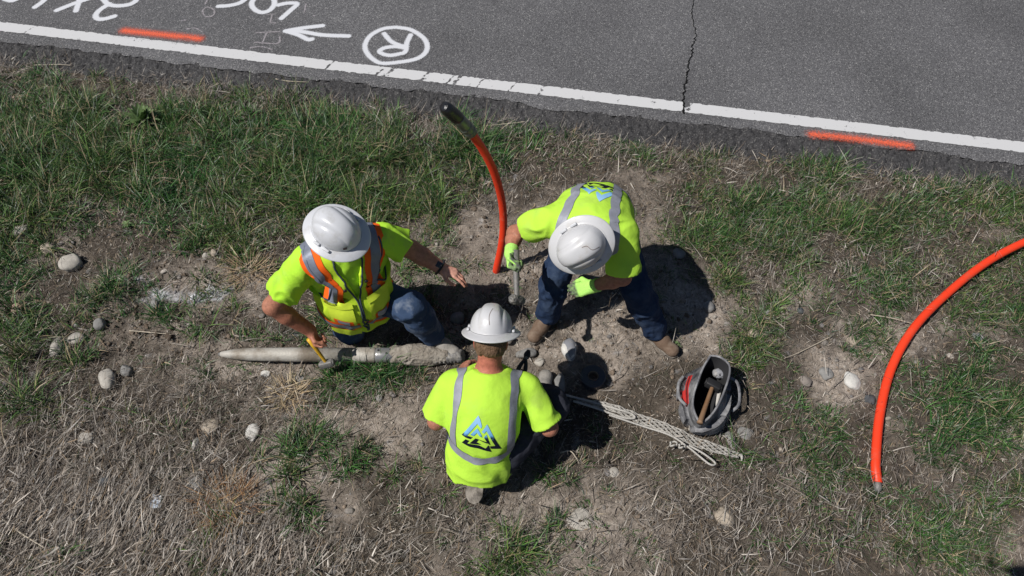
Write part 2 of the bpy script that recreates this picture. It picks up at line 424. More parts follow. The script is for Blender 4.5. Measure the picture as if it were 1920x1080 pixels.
# crumbling, lower edge of the pavement
ts = np.unique(np.concatenate([np.linspace(-400, -7, 10), np.arange(-7, 7, 0.011), np.linspace(7, 400, 10)])); ds = np.linspace(1.36, 1.78, 40)
T, D = np.meshgrid(ts, ds, indexing='ij'); x_, y_ = rd(T, D)
k = np.clip((D-1.42)/(1.74-1.42), 0, 1); fl = np.clip((1.78-D)/0.05, 0, 1)
z_ = -0.03 + 0.066*k**0.7 + fl*(0.013*noise2(x_*34, y_*34, 61) + 0.010*noise2(x_*75, y_*75, 62)) + 0.010*fbm2(x_*6, y_*6, 63)*fl
nd = len(ds); a_, b2 = np.meshgrid(np.arange(len(ts)-1), np.arange(nd-1), indexing='ij')
Q = np.stack([a_*nd+b2, (a_+1)*nd+b2, (a_+1)*nd+b2+1, a_*nd+b2+1], -1).reshape(-1, 4)
sh = link('crumbled_edge', fast_mesh('crumbled_edge', np.stack([x_, y_, z_], -1).reshape(-1, 3), Q), M_edge, road, smooth=False)
sh['label'] = 'dark crumbling edge of the asphalt beside the grass'

# ---- paint on the road
def paint_mat(name, col, wear, nscale, rough=0.7, thin=1.0, lo=.35, hi=.75):
    m = bpy.data.materials.new(name); m.use_nodes = True; n, l = m.node_tree.nodes, m.node_tree.links; b = n['Principled BSDF']; out = n['Material Output']
    b.inputs['Base Color'].default_value = (*col, 1); b.inputs['Roughness'].default_value = rough
    an = n.new('ShaderNodeAttribute'); an.attribute_name = 'col'; tc = n.new('ShaderNodeTexCoord')
    no = n.new('ShaderNodeTexNoise'); no.inputs['Scale'].default_value = nscale; no.inputs['Detail'].default_value = 9; no.inputs['Roughness'].default_value = .75
    l.new(tc.outputs['Object'], no.inputs[0])
    mu = n.new('ShaderNodeMath'); mu.operation = 'MULTIPLY_ADD'; l.new(no.outputs[0], mu.inputs[0]); mu.inputs[1].default_value = wear; l.new(an.outputs['Fac'], mu.inputs[2])
    mr = n.new('ShaderNodeMapRange'); mr.interpolation_type = 'SMOOTHSTEP'; mr.inputs[1].default_value = lo+wear*.5; mr.inputs[2].default_value = hi+wear*.5; mr.inputs[4].default_value = thin
    l.new(mu.outputs[0], mr.inputs[0])
    tr = n.new('ShaderNodeBsdfTransparent'); mx = n.new('ShaderNodeMixShader'); l.new(mr.outputs[0], mx.inputs[0]); l.new(tr.outputs[0], mx.inputs[1]); l.new(b.outputs[0], mx.inputs[2])
    l.new(mx.outputs[0], out.inputs['Surface']); return m
M_line = paint_mat('white_line_paint', (.52,.52,.525), 1.0, 42, lo=.765, hi=.88)
M_spray = paint_mat('white_spray_paint', (.57,.58,.61), 1.5, 110, lo=.35, hi=.85)
M_faint = paint_mat('faded_spray_paint', (.55,.50,.53), 2.2, 50, thin=0.42, lo=.5, hi=1.0)
M_orange = paint_mat('orange_spray_paint', (.84,.135,.06), 2.2, 110, lo=.25, hi=1.05, thin=.93)
def spray(name, lines, width, m, soft=0.012, z=ZR+0.004, res=0.006, cov=1.0):
    """paint sheet round polylines given where they lie on the road"""
    L = [np.array([list(at(x, y, ZR))[:2] for x, y in p]) for p in lines]
    L = [smooth_path([(*q, 0) for q in p], max(12, 10*len(p)))[:, :2] if len(p) > 2 else p for p in L]
    P = np.concatenate(L); lo, hi = P.min(0)-width-soft, P.max(0)+width+soft
    xs, ys = np.arange(lo[0], hi[0], res), np.arange(lo[1], hi[1], res); X, Y = np.meshgrid(xs, ys, indexing='ij'); D = np.full(X.shape, 9.0)
    for p in L:
        for a, b in zip(p[:-1], p[1:]):
            ab = b-a; t = np.clip(((X-a[0])*ab[0]+(Y-a[1])*ab[1])/max(ab@ab, 1e-9), 0, 1)
            D = np.minimum(D, np.hypot(X-a[0]-t*ab[0], Y-a[1]-t*ab[1]))
    C = np.clip((width/2+soft-D)/(2*soft), 0, 1)*cov
    on = C > 0; cell = on[:-1,:-1]|on[1:,:-1]|on[1:,1:]|on[:-1,1:]; i, j = np.nonzero(cell); n_ = len(ys)
    Q = np.stack([i*n_+j, (i+1)*n_+j, (i+1)*n_+j+1, i*n_+j+1], 1); u, inv = np.unique(Q, return_inverse=True)
    V_ = np.stack([X, Y, np.full(X.shape, z)], -1).reshape(-1, 3)[u]; me = fast_mesh(name, V_, inv.reshape(-1, 4))
    set_col(me, np.repeat(C.reshape(-1)[u][:, None], 3, 1)); return link(name, me, m, road, smooth=False)
# edge line: coverage falls off at its two chipped edges and along transverse cracks
tl = np.unique(np.concatenate([np.linspace(-300, -7, 20), np.arange(-7, 7, 0.009), np.linspace(7, 300, 20)])); dl = np.linspace(1.80, 1.957, 22)
T, D = np.meshgrid(tl, dl, indexing='ij'); x_, y_ = rd(T, D)
cv = np.clip((0.0635-np.abs(D-1.8785)+0.006*noise2(x_*40, y_*40, 70))/0.007, 0, 1)
for px0, wd, dp in ((705,.012,.5),(722,.02,.35),(851,.012,.8),(838,.006,.6),(955,.006,.4),(1284,.014,.9),(1290,.02,.35),(895,.005,.5),(610,.008,.35),(40,.006,.3),(1590,.006,.25),(790,.02,.25),(1010,.012,.35)):
    p = at(px0, 70+px0*.118, ZR); t0 = RE[0]*p.x + RE[1]*p.y
    cv = cv - dp*np.exp(-((T-t0-0.35*(D-1.88)-0.008*noise2(D*60, T*0, px0))/wd)**2)*np.clip(0.65+0.6*noise2(x_*45, y_*45, px0), 0, 1)
cv = np.clip(cv - 0.25*np.clip(fbm2(x_*18, y_*18, 77)-0.15, 0, 1), 0, 1)
nd = len(dl); a_, b2 = np.meshgrid(np.arange(len(tl)-1), np.arange(nd-1), indexing='ij')
Q = np.stack([a_*nd+b2, (a_+1)*nd+b2, (a_+1)*nd+b2+1, a_*nd+b2+1], -1).reshape(-1, 4)
me = fast_mesh('edge_line', np.stack([x_, y_, np.full(x_.shape, ZR+0.004)], -1).reshape(-1, 3), Q); set_col(me, np.repeat(cv.reshape(-1)[:, None], 3, 1))
o = link('edge_line', me, M_line, road, False); o['label'] = 'worn white edge line along the road'
z6 = lambda L: [(480+x/4, y/4) for x, y in L]
o = spray('circled_letter', [z6([(1050,207),(1150,222),(1225,262),(1270,305),(1285,360),(1258,412),(1190,448),(1080,468),(950,478),(885,452),(835,402),(818,345),(845,285),(900,242),(970,215),(1050,207)]),
   z6([(962,255),(1010,310),(1075,342),(1130,352)]), z6([(1160,265),(1132,325),(1120,390),(1070,408),(1000,418),(940,402),(930,382),(972,360),(1050,352),(1112,362)])], .050, M_spray, .016)
o['label'] = 'white sprayed letter R inside a ring'
o = spray('arrow_mark', [z6([(222,235),(350,213),(500,195)]), z6([(222,235),(320,265),(390,298),(420,296)]), z6([(222,236),(330,238),(500,265),(695,273)])], .054, M_spray, .016); o['label'] = 'white sprayed arrow'
spray('sprayed_lettering', [[(410,12.5),(430,11),(450,6),(464,-4)], [(493,-6),(478,-2),(472,9),(480,20),(494,24),(508,18),(515,6),(510,-4),(493,-7)], [(522,10),(540,6.5),(557,8),(545,20),(528,35)]], .055, M_spray, .016)
spray('sprayed_lettering', [[(10,-1),(22,2),(32,-1)], [(90,-6),(80,4),(66,14)], [(107,20),(140,7),(174,-4)], [(152,-8),(147,8),(143,21)],
   [(190,-8),(200,6),(213,11),(232,11),(248,7),(257,-1),(250,-8)], [(205,8),(188,19),(180,29),(184,36),(197,36),(215,31)]], .058, M_spray, .017)
spray('faded_lettering', [[(380,20),(384,30),(394,32),(402,27),(400,18),(388,14),(380,20)], [(500,28),(515,27)], [(510,30),(508,42),(516,44)], [(350,55),(368,54),(382,64),(376,68)], [(340,40),(350,38)], [(335,80),(345,72),(358,76),(362,84)],
   [(480,62),(525,60)], [(500,62),(492,82)], [(478,80),(520,82),(525,70)], [(470,90),(490,88),(510,93)], [(570,25),(574,8)], [(385,8),(388,2)], [(588,30),(590,30)]], .022, M_faint, .010)
o = spray('orange_dash', [[(233,58),(300,65),(374,73)]], .078, M_orange, .050); o['label'] = 'orange sprayed dash on the road side of the white line'
o = spray('orange_dash', [[(1522,253),(1600,261),(1704,274)]], .068, M_orange, .050, z=ZR+0.0085); o['label'] = 'orange sprayed dash on the grass side of the white line'
# crack across the lane
ck_px = [(1300,-6),(1298,20),(1300,45),(1305,60),(1303,73),(1298,85),(1297,100),(1292,120),(1288,140),(1285,158),(1284,170),(1283,190),(1284,213)]
p = np.array([list(at(x, y, ZR+0.006)) for x, y in ck_px]); p = smooth_path(p, 160); p[:, 0] += 0.010*noise2(np.arange(160)/4., np.zeros(160), 4)+0.008*noise2(np.arange(160)/1.5, np.zeros(160), 5)
wd = 0.0055*(0.6+0.7*np.abs(noise2(np.arange(160)/3., np.zeros(160), 6))) * np.linspace(0.5, 1.4, 160)
v = [q for a, k in zip(p, wd) for q in (a-np.array([k,0,0]), a+np.array([k,0,0]))]
M_crack = mat('crack_shadow', (.012,.012,.012), 1.0, spec=0)
obj('crack', v, [(2*i, 2*i+1, 2*i+3, 2*i+2) for i in range(159)], M_crack, road)

# ---- grass, straw and weeds: single ribbons
def ribbons(name, base, az, ln, lean, curl, wid, col, m, K=4, label=None):
    N = len(base); s = np.linspace(0, 1, K+1); pos = base.copy(); pts = [pos.copy()]
    side = np.stack([-np.sin(az), np.cos(az), np.zeros(N)], 1); tw = RNG.uniform(-.7, .7, N)
    for k in range(K):
        a = lean + curl*(s[k]+0.5/K)
        d = np.stack([np.sin(a)*np.cos(az), np.sin(a)*np.sin(az), np.cos(a)], 1)
        pos = pos + d*(ln/K)[:, None]; pos[:, 2] = np.maximum(pos[:, 2], base[:, 2]-0.002); pts.append(pos.copy())
    v = np.zeros((N, K+1, 2, 3), np.float32)
    sd = side*np.cos(tw)[:, None] + np.array([0,0,1.])*np.sin(tw)[:, None]
    for k in range(K+1):
        wv = wid*(0.75+0.25*math.sin(math.pi*min(1, s[k]*1.6)))*(1-s[k]**2.2*0.92)
        v[:, k, 0] = pts[k]-sd*wv[:, None]*.5; v[:, k, 1] = pts[k]+sd*wv[:, None]*.5
    i0 = (np.arange(N)*(K+1)*2)[:, None]+np.arange(K)[None]*2
    Q = np.stack([i0, i0+1, i0+3, i0+2], -1).reshape(-1, 4)
    me = bpy.data.meshes.new(name); v = v.reshape(-1, 3)
    me.vertices.add(len(v)); me.vertices.foreach_set('co', v.ravel()); me.loops.add(Q.size); me.loops.foreach_set('vertex_index', Q.ravel().astype(np.int32))
    me.polygons.add(len(Q)); me.polygons.foreach_set('loop_start', np.arange(0, Q.size, 4, dtype=np.int32)); me.update(calc_edges=True)
    set_col(me, np.repeat(col, (K+1)*2, axis=0))
    return tag(link(name, me, m), label, kind='stuff')
M_blade = mat('grass_blade', (1,1,1), 0.45, spec=0.4, attr='col')
M_straw = mat('straw_blade', (1,1,1), 0.5, spec=0.4, attr='col')
XR, YR = (-4.7, 4.7), (-2.75, 2.36)
def cand(n):
    x, y = RNG.uniform(*XR, n), RNG.uniform(*YR, n); px, py = to_px(x, y); return x, y, px, py
def road_fade(x, y): return np.clip((1.575 + 0.11*fbm2(x*2.3, y*2.3, 51) + 0.05*noise2(x*9, y*9, 53) - (RN[0]*x+RN[1]*y))/0.06, 0, 1)
PIPES = [((413,662),(870,668),.085)]
def keep_off(x, y):
    k = np.ones(len(x), bool)
    for a, b, r in PIPES:
        a, b = at(*a), at(*b); t = np.clip(((x-a.x)*(b.x-a.x)+(y-a.y)*(b.y-a.y))/((b.x-a.x)**2+(b.y-a.y)**2), 0, 1)
        k &= np.hypot(x-a.x-t*(b.x-a.x), y-a.y-t*(b.y-a.y)) > r*np.where(y < a.y, .75, 1.0)
    for (cx, cy), r in KEEP: k &= (np.hypot(x-cx, y-cy) > r)
    return k
KEEP = [((at(1335,745).x, at(1335,745).y), .19), ((at(1110,700).x, at(1110,700).y), .09)]
# green tufts
x, y, px, py = cand(19500)
g = blob(px, py, GREEN)*(1-0.75*np.clip(blob(px, py, BARE), 0, 1)) + 0.25 + 0.42*fbm2(x*1.7, y*1.7, 81) - .22*blob(px, py, [(150,990,260,90,1),(480,1050,260,40,1)]) ; g = g*road_fade(x, y) + 0.75*fbm2(x*4.2, y*4.2, 82) + .45*fbm2(x*11, y*11, 83)
rt = np.clip((px-900)/300, 0, 1); g = g - .01*rt + .30*rt*fbm2(x*7, y*7, 84)
on = (RNG.uniform(0, 1, len(x)) < np.clip((g-0.17)*1.25, 0.012, 1)) & (road_fade(x, y) > .4); x, y, g, rt = x[on], y[on], np.clip(g[on], 0.05, 1.1), rt[on]
nb = (8 + 26*g*RNG.uniform(.4, 1.4, len(x))).astype(int); ti = np.repeat(np.arange(len(x)), nb); N = len(ti)
rr = np.sqrt(RNG.uniform(0, 1, N))*(0.018+0.05*g[ti]); th = RNG.uniform(0, 2*math.pi, N)
bx, by = x[ti]+rr*np.cos(th), y[ti]+rr*np.sin(th); ok = keep_off(bx, by) & (road_fade(bx, by) > .2); ti, bx, by, th, rr = ti[ok], bx[ok], by[ok], th[ok], rr[ok]; N = len(ti)
lean_t, az_t = RNG.uniform(.25, .95, len(x)), RNG.uniform(0, 2*math.pi, len(x))
az = np.where(RNG.uniform(0,1,N) < .45, th+RNG.normal(0, .6, N), az_t[ti]+RNG.normal(0, .8, N))
tl_ = np.clip(RNG.lognormal(-.06, .38, len(x)), .5, 2.1); tc_ = RNG.normal(1, .22, len(x)).clip(.5, 1.6)
ln = (1-.38*rt[ti])*(1+.08*(g[ti] > .6)*(1-rt[ti]))*tl_[ti]*(0.032+0.105*g[ti])*RNG.uniform(.5, 1.5, N)*(0.85+.3*noise2(bx*1.3, by*1.3, 90)); lean = np.clip(lean_t[ti]+RNG.normal(0, .25, N), 0, 1.3); curl = RNG.uniform(.2, 1.5, N)
gb = np.array([[.028,.074,.016],[.044,.110,.022],[.080,.150,.034],[.016,.042,.018],[.115,.130,.050]]); hue = noise2(x*2.1, y*2.1, 95)
kk = RNG.choice(5, N, p=[.33,.28,.14,.17,.08]); col = gb[kk]*(RNG.uniform(.7, 1.35, N)*tc_[ti])[:, None]
col = col*(1+np.stack([.45*hue[ti], .12*hue[ti], .2*hue[ti]], 1)); dry = RNG.uniform(0,1,N) < .12+.16*(g[ti] < .45); col[dry] = np.array([.30,.235,.145])*RNG.uniform(.6, 1.2, dry.sum())[:, None]
ribbons('grass', np.stack([bx, by, ground_h(bx, by)-.004], 1), az, ln, lean, curl, RNG.uniform(.0034, .0074, N)*(1-.2*rt[ti]), np.clip(col, .01, 1), M_blade, label='green tufts of grass on the verge')
print('green', N)
# flattened straw
x, y, px, py = cand(640000)
d = 0.10 + .9*blob(px, py, STRAW) + 0.5*fbm2(x*2.4, y*2.4, 101) + .35*fbm2(x*9, y*9, 103) - 0.62*np.clip(blob(px, py, BARE), 0, 1) - .12*blob(px, py, GREEN) + .3*blob(px, py, WEED)
on = (RNG.uniform(0, 1, len(x)) < np.clip(d*.46, .035, .56)) & (road_fade(x, y) > .35); x, y, px, py = x[on], y[on], px[on], py[on]; on = keep_off(x, y); x, y, px, py = x[on], y[on], px[on], py[on]; N = len(x)
flow = math.radians(62) + 0.9*fbm2(x*.9, y*.9, 111) ; big = np.clip(blob(px, py, [(150,990,260,100,1.2),(480,1050,280,40,1.1)])/1.2, 0, 1)
az = np.where(RNG.uniform(0,1,N) < .35+.5*big, flow+RNG.normal(0, .35, N)+math.pi*(RNG.uniform(0,1,N) < .3), RNG.uniform(0, 2*math.pi, N))
ln = RNG.gamma(2.2, .022, N)+.02+.05*big*RNG.uniform(0, 1, N); lean = RNG.normal(1.28, .28, N); curl = RNG.normal(.05, .45, N)
sb = np.array([[.28,.24,.20],[.16,.132,.108],[.43,.39,.34],[.072,.058,.048],[.27,.195,.125],[.235,.215,.195]]); col = sb[RNG.choice(6, N, p=[.27,.25,.15,.15,.06,.12])]*RNG.uniform(.65, 1.2, N)[:, None]
col = col*(1+.40*big[:, None]*RNG.uniform(0, 1, N)[:, None]); cm = chalk_mask(x, y)[:, None]*RNG.uniform(.3, 1, N)[:, None]; col = col*(1-cm)+np.array([.68,.69,.72])*cm
ribbons('straw', np.stack([x, y, ground_h(x, y)+RNG.exponential(.016, N)*(1+1.5*np.clip(fbm2(x*6, y*6, 107), 0, 1))], 1), az, ln, lean, curl, (RNG.uniform(.0016, .0038, N)+.004*(RNG.uniform(0,1,N) < .10))*(1+.3*big), np.clip(col, .01, 1), M_straw, K=3, label='flattened dry straw on the verge')
print('straw', N)
# fine chaff and broken leaf bits
x, y, px, py = cand(520000); d = .62+.5*fbm2(x*5, y*5, 141)+.3*fbm2(x*15, y*15, 142)-.30*np.clip(blob(px, py, BARE), 0, 1)-.15*blob(px, py, GREEN)
on = (RNG.uniform(0, 1, len(x)) < np.clip(d*.62, .06, .8)) & (road_fade(x, y) > .45); x, y = x[on], y[on]; N = len(x)
cb = np.array([[.34,.285,.225],[.22,.175,.135],[.10,.08,.06],[.44,.39,.33],[.27,.20,.13],[.06,.052,.04],[.20,.19,.165]]); col = cb[RNG.choice(7, N)]*RNG.uniform(.7, 1.25, N)[:, None]
ribbons('dry_litter', np.stack([x, y, ground_h(x, y)+RNG.exponential(.006, N)], 1), RNG.uniform(0, 6.28, N), RNG.gamma(2.4, .0075, N)+.006, RNG.normal(1.25, .3, N), RNG.normal(0, .6, N), RNG.uniform(.0014, .0042, N), col, M_straw, K=2, label='fine dry chaff over the whole verge')
# dark wiry dead weeds; extras verge-wide darken the grass in place of shade
x, y, px, py = cand(210000); d = 1.25*blob(px, py, WEED)+.55*fbm2(x*3, y*3, 121)+.30*fbm2(x*10, y*10, 122)+.24-.35*np.clip(blob(px, py, BARE), 0, 1)
on = (RNG.uniform(0, 1, len(x)) < np.clip(d*.95-.12, .03, 1)) & (road_fade(x, y) > .6); x, y = x[on], y[on]; on = keep_off(x, y); x, y = x[on], y[on]; N = len(x)
wb = np.array([[.070,.050,.038],[.105,.075,.055],[.045,.036,.030],[.15,.12,.09],[.052,.062,.034],[.075,.085,.05]]); col = wb[RNG.choice(6, N)]*RNG.uniform(.7, 1.3, N)[:, None]
ribbons('dead_weeds', np.stack([x, y, ground_h(x, y)], 1), RNG.uniform(0, 6.28, N), RNG.gamma(3, .016, N)+.02, RNG.uniform(.2, 1.5, N), RNG.normal(.2, .7, N), RNG.uniform(.0016, .0036, N), col, M_straw, label='dark wiry dead weeds on the verge')

# ---- gravel and crumbs of soil (nobody could count them)
def ico(sub):
    bm = bmesh.new(); bmesh.ops.create_icosphere(bm, subdivisions=sub, radius=1); bm.verts.index_update()
    v = np.array([list(q.co) for q in bm.verts]); f = np.array([[y.index for y in q.verts] for q in bm.faces]); bm.free(); return v, f
def pebbles(name, x, y, r, col, m, label, flat=(.45,.8), jag=.22, sink=.25, sub=2):
    iv, jf = ico(sub); N = len(x); nv = len(iv)
    sc = np.stack([r, r*RNG.uniform(.6, 1, N), r*RNG.uniform(*flat, N)], 1); a = RNG.uniform(0, 6.28, N)
    off = RNG.uniform(0, 50, (N, 1)); nz = noise3(iv[None,:,0]*1.3+off, iv[None,:,1]*1.3+off*.7, iv[None,:,2]*1.3-off, 7)
    v = iv[None]*(1+jag*nz)[..., None]*sc[:, None]; ca, sa = np.cos(a)[:, None], np.sin(a)[:, None]
    v = np.stack([v[...,0]*ca-v[...,1]*sa, v[...,0]*sa+v[...,1]*ca, v[...,2]], -1) + np.stack([x, y, ground_h(x, y)+sc[:,2]*(1-2*sink)*.6], 1)[:, None]
    F_ = (jf[None]+(np.arange(N)*nv)[:, None, None]).reshape(-1, 3); me = fast_mesh(name, v.reshape(-1, 3), F_); set_col(me, np.repeat(col, nv, axis=0))
    return tag(link(name, me, m), label, kind='stuff')
M_stone = mat('stone', (1,1,1), 0.85, spec=0.25, attr='col', var=.28, vscale=28, bump=.35, bscale=160)
M_clod = mat('soil_clod', (1,1,1), 0.97, spec=0.1, attr='col', var=.3, vscale=40, bump=.7, bscale=200)
x, y, px, py = cand(32000); d = blob(px, py, BARE)+.3*fbm2(x*4, y*4, 131); on = (RNG.uniform(0,1,len(x)) < np.clip(d-.12, .02, 1)) & (road_fade(x, y) > .7); x, y = x[on], y[on]; N = len(x)
cb = np.array([[.27,.235,.195],[.20,.18,.16],[.36,.325,.285],[.15,.14,.135],[.26,.205,.155]]); col = cb[RNG.choice(5, N)]*RNG.uniform(.7, 1.15, N)[:, None]; cm = chalk_mask(x, y)[:, None]; col = col*(1-cm)+np.array([.68,.69,.72])*cm
pebbles('gravel', x, y, np.clip(RNG.lognormal(-5.1, .55, N), .002, .030), col, M_stone, 'small gravel in the bare soil')
x, y, px, py = cand(60000); d = blob(px, py, [(1130,650,130,90,.35),(885,450,90,50,.45),(1000,500,100,50,.6),(1300,600,100,80,.4),(1580,690,90,90,.3),(1080,980,120,60,.35),(740,800,80,60,.4),(260,620,110,45,1),(440,640,90,40,.7),(350,510,120,45,.7),(1000,490,100,50,.6),(1090,600,120,80,.4),(560,880,90,60,.4),(870,600,90,60,.7)])
on = RNG.uniform(0,1,len(x)) < np.clip(d*1.1-.2, 0.07, 1); on &= road_fade(x, y) > .7; x, y = x[on], y[on]; N = len(x)
col = np.array([.135,.105,.08])*RNG.uniform(.6, 1.5, N)[:, None]; cm = chalk_mask(x, y)[:, None]; col = col*(1-cm)+np.array([.66,.67,.70])*cm
pebbles('soil_clods', x, y, np.clip(RNG.lognormal(-5.0, .5, N), .003, .025), col, M_clod, 'crumbly clods of dug soil', flat=(.6,1), jag=.5)
# ================================================================== PEOPLE
M_skin = mat('skin', (1,1,1), 0.55, spec=0.35, attr='col', var=.20, vscale=22, bump=.22, bscale=110)
HV = (.45,.74,.065)
M_hivis = mat('hivis_jersey', HV, 0.85, spec=.1, col2=(.37,.53,.10), vscale=7, thr=(.52,.85), bump=.45, bscale=22)
M_hivis_old = mat('hivis_jersey_dusty', (.42,.74,.05), 0.85, spec=.1, col2=(.33,.47,.10), vscale=9, thr=(.50,.82), bump=.45, bscale=22)
M_vest = mat('hivis_vest', (.54,.76,.04), 0.75, spec=.15, var=.05, vscale=7, bump=.22, bscale=20)
M_pocket = mat('hivis_pocket', (.62,.77,.055), 0.75, spec=.15, bump=.2, bscale=30)
M_tape = mat('reflective_tape', (.29,.30,.345), 0.5, metal=.15, spec=.4, var=.12, vscale=12, bump=.15, bscale=60)
M_vtape = mat('vest_tape', (.185,.205,.26), 0.5, metal=.15, spec=.4, var=.12, vscale=12, bump=.15, bscale=60)  # darker, bluer copy of the tape; oblique view and sky reflection put into colour
M_otape = mat('orange_tape', (.90,.13,.012), 0.75, spec=.15, var=.06)
M_pipe_navy = mat('navy_piping', (.035,.05,.075), 0.8)
M_denim = mat('blue_denim', (.017,.031,.068), 0.9, spec=.1, col2=(.05,.072,.118), vscale=9, thr=(.45,.75), bump=.35, bscale=60)
M_denim_worn = mat('worn_blue_denim', (.040,.066,.125), 0.9, spec=.1, col2=(.24,.27,.32), vscale=5, thr=(.50,.72), bump=.35, bscale=60)
M_denim_dark = mat('charcoal_trousers', (.034,.036,.048), 0.9, spec=.1, var=.2, vscale=10, bump=.3, bscale=60)
M_helm = mat('white_hard_hat', (.54,.55,.575), 0.30, spec=.5, col2=(.36,.345,.315), vscale=13, thr=(.54,.88), coat=.25, bump=.02, bscale=40)
M_helm_dusty = mat('dusty_white_hard_hat', (.53,.53,.54), 0.38, spec=.5, col2=(.38,.34,.285), vscale=9, thr=(.50,.85), coat=.15, bump=.03, bscale=50)
M_hslot = mat('hat_slot', (.55,.56,.58), 0.4)
M_band = mat('dark_headband', (.035,.045,.07), 0.9)
M_hair = mat('brown_hair', (.10,.058,.032), 0.65, spec=.3, col2=(.20,.125,.075), vscale=60, thr=(.4,.65), bump=.9, bscale=160, stretch=(1,1,.2))
M_boot = mat('brown_boot_leather', (.13,.085,.058), 0.75, spec=.25, col2=(.24,.185,.14), vscale=14, thr=(.45,.75), bump=.25, bscale=70)
M_boot_grey = mat('grey_dusty_boot', (.21,.195,.175), 0.9, spec=.15, col2=(.33,.31,.28), vscale=16, thr=(.4,.7), bump=.3, bscale=80)
M_sole = mat('boot_sole', (.06,.05,.042), 0.9, col2=(.27,.24,.205), vscale=18, thr=(.35,.6), bump=.4, bscale=90)
M_glove = mat('knit_glove', (1,1,1), 0.9, spec=.1, attr='col', var=.10, vscale=40, bump=.5, bscale=220)
M_watch = mat('black_watch', (.012,.012,.014), 0.45)
M_glass = mat('watch_face', (.02,.02,.025), 0.1, coat=1)
M_print = mat('shirt_print', (1,1,1), 0.8, spec=.1, attr='col')
M_snap = mat('black_snap', (.02,.02,.02), 0.4)
M_scratch = mat('dark_scratch', (.16,.11,.09), 0.8)

def unit(v): return Vector(v).normalized()
class Torso:
    def __init__(s, P, N, left, bow=0.0):
        s.P, s.N = Vector(P), Vector(N); u = (s.N-s.P); s.L = u.length; u.normalize()
        l = Vector(left); s.s = (l-u*l.dot(u)).normalized(); s.u = u; s.f = s.s.cross(u).normalized(); s.bow = bow
    def c(s, t):                       # point on the (bent) axis, 0 pelvis .. 1 neck
        return s.P.lerp(s.N, t) - s.f*(4*s.bow*t*(1-t))
    def fr(s, t):
        u = (s.c(t+.05)-s.c(t-.05)).normalized(); f = s.s.cross(u).normalized(); return s.s, f, u
    def at(s, a, b, t):                # side (left +), front +, along
        x, f, u = s.fr(t); return s.c(t)+x*a+f*b
    def build(s, F, SL, SR, g=0.0, W=1.0, D=1.0, belly=0.0, k=.07):
        for t, w_, d_, h_ in ((0.0,.165,.130,.13), (.30,.158,.118+belly,.17), (.62,.178,.125,.20)):
            ax = s.fr(t); F.ell(s.c(t)+ax[1]*belly*.4*(t == .30), (w_*W+g, d_*D+g, h_+g), ax, k)
        a, b = SR.lerp(SL, .10), SR.lerp(SL, .90); F.cap(a, b, .062+g, k=.06)
        top = s.c(.93); F.cap(top, SR.lerp(SL, .22), .052+g, .05+g, k=.05); F.cap(top, SR.lerp(SL, .78), .052+g, .05+g, k=.05)
        F.ell(s.c(.86), (.125*W+g, .085+g, .10), s.fr(.86), .06)

def head(F, hc, f, u, s):
    F.ell(hc+u*.018-f*.012, (.074,.096,.104), (s, f, u), .02)
    F.ell(hc+f*.028-u*.05, (.058,.066,.072), (s, f, u), .03)
    F.cap(hc+f*.055-u*.098-s*.012, hc+f*.055-u*.098+s*.012, .026, k=.03)
    F.cap(hc+f*.092+u*.005, hc+f*.112-u*.033, .009, .0135, k=.012)
    F.cap(hc+f*.083-u*.067-s*.018, hc+f*.083-u*.067+s*.018, .009, k=.008)
    F.cap(hc+f*.084+u*.022-s*.035, hc+f*.084+u*.022+s*.035, .010, k=.012)
    for q in (-1, 1):
        F.ell(hc+s*(.077*q)-f*.008-u*.012, (.010,.019,.032), (s, f, u), .008)
        F.ell(hc+f*.078+s*(.031*q)+u*.002, (.014,.013,.010), (s, f, u), .004)
def leg(F, hip, knee, ank, g=0.0, r=(.088,.062,.042), k=.03, cuts=()):
    F.cap(hip, knee, r[0]+g, r[1]+g, k=.05); F.cap(knee, knee.lerp(ank, .35), r[1]+g, (r[1]+r[2])*.5+.008+g, k=k)
    F.cap(knee.lerp(ank, .35), ank, (r[1]+r[2])*.5+.008+g, r[2]+g, k=k, cuts=cuts)
def arm(F, S, E, W, g=0.0):
    F.cap(S, E, .054+g, .043+g, k=.03); F.cap(E, E.lerp(W, .35), .044+g, .043+g, k=.02); F.cap(E.lerp(W, .35), W, .043+g, .029+g, k=.02, flat=None)
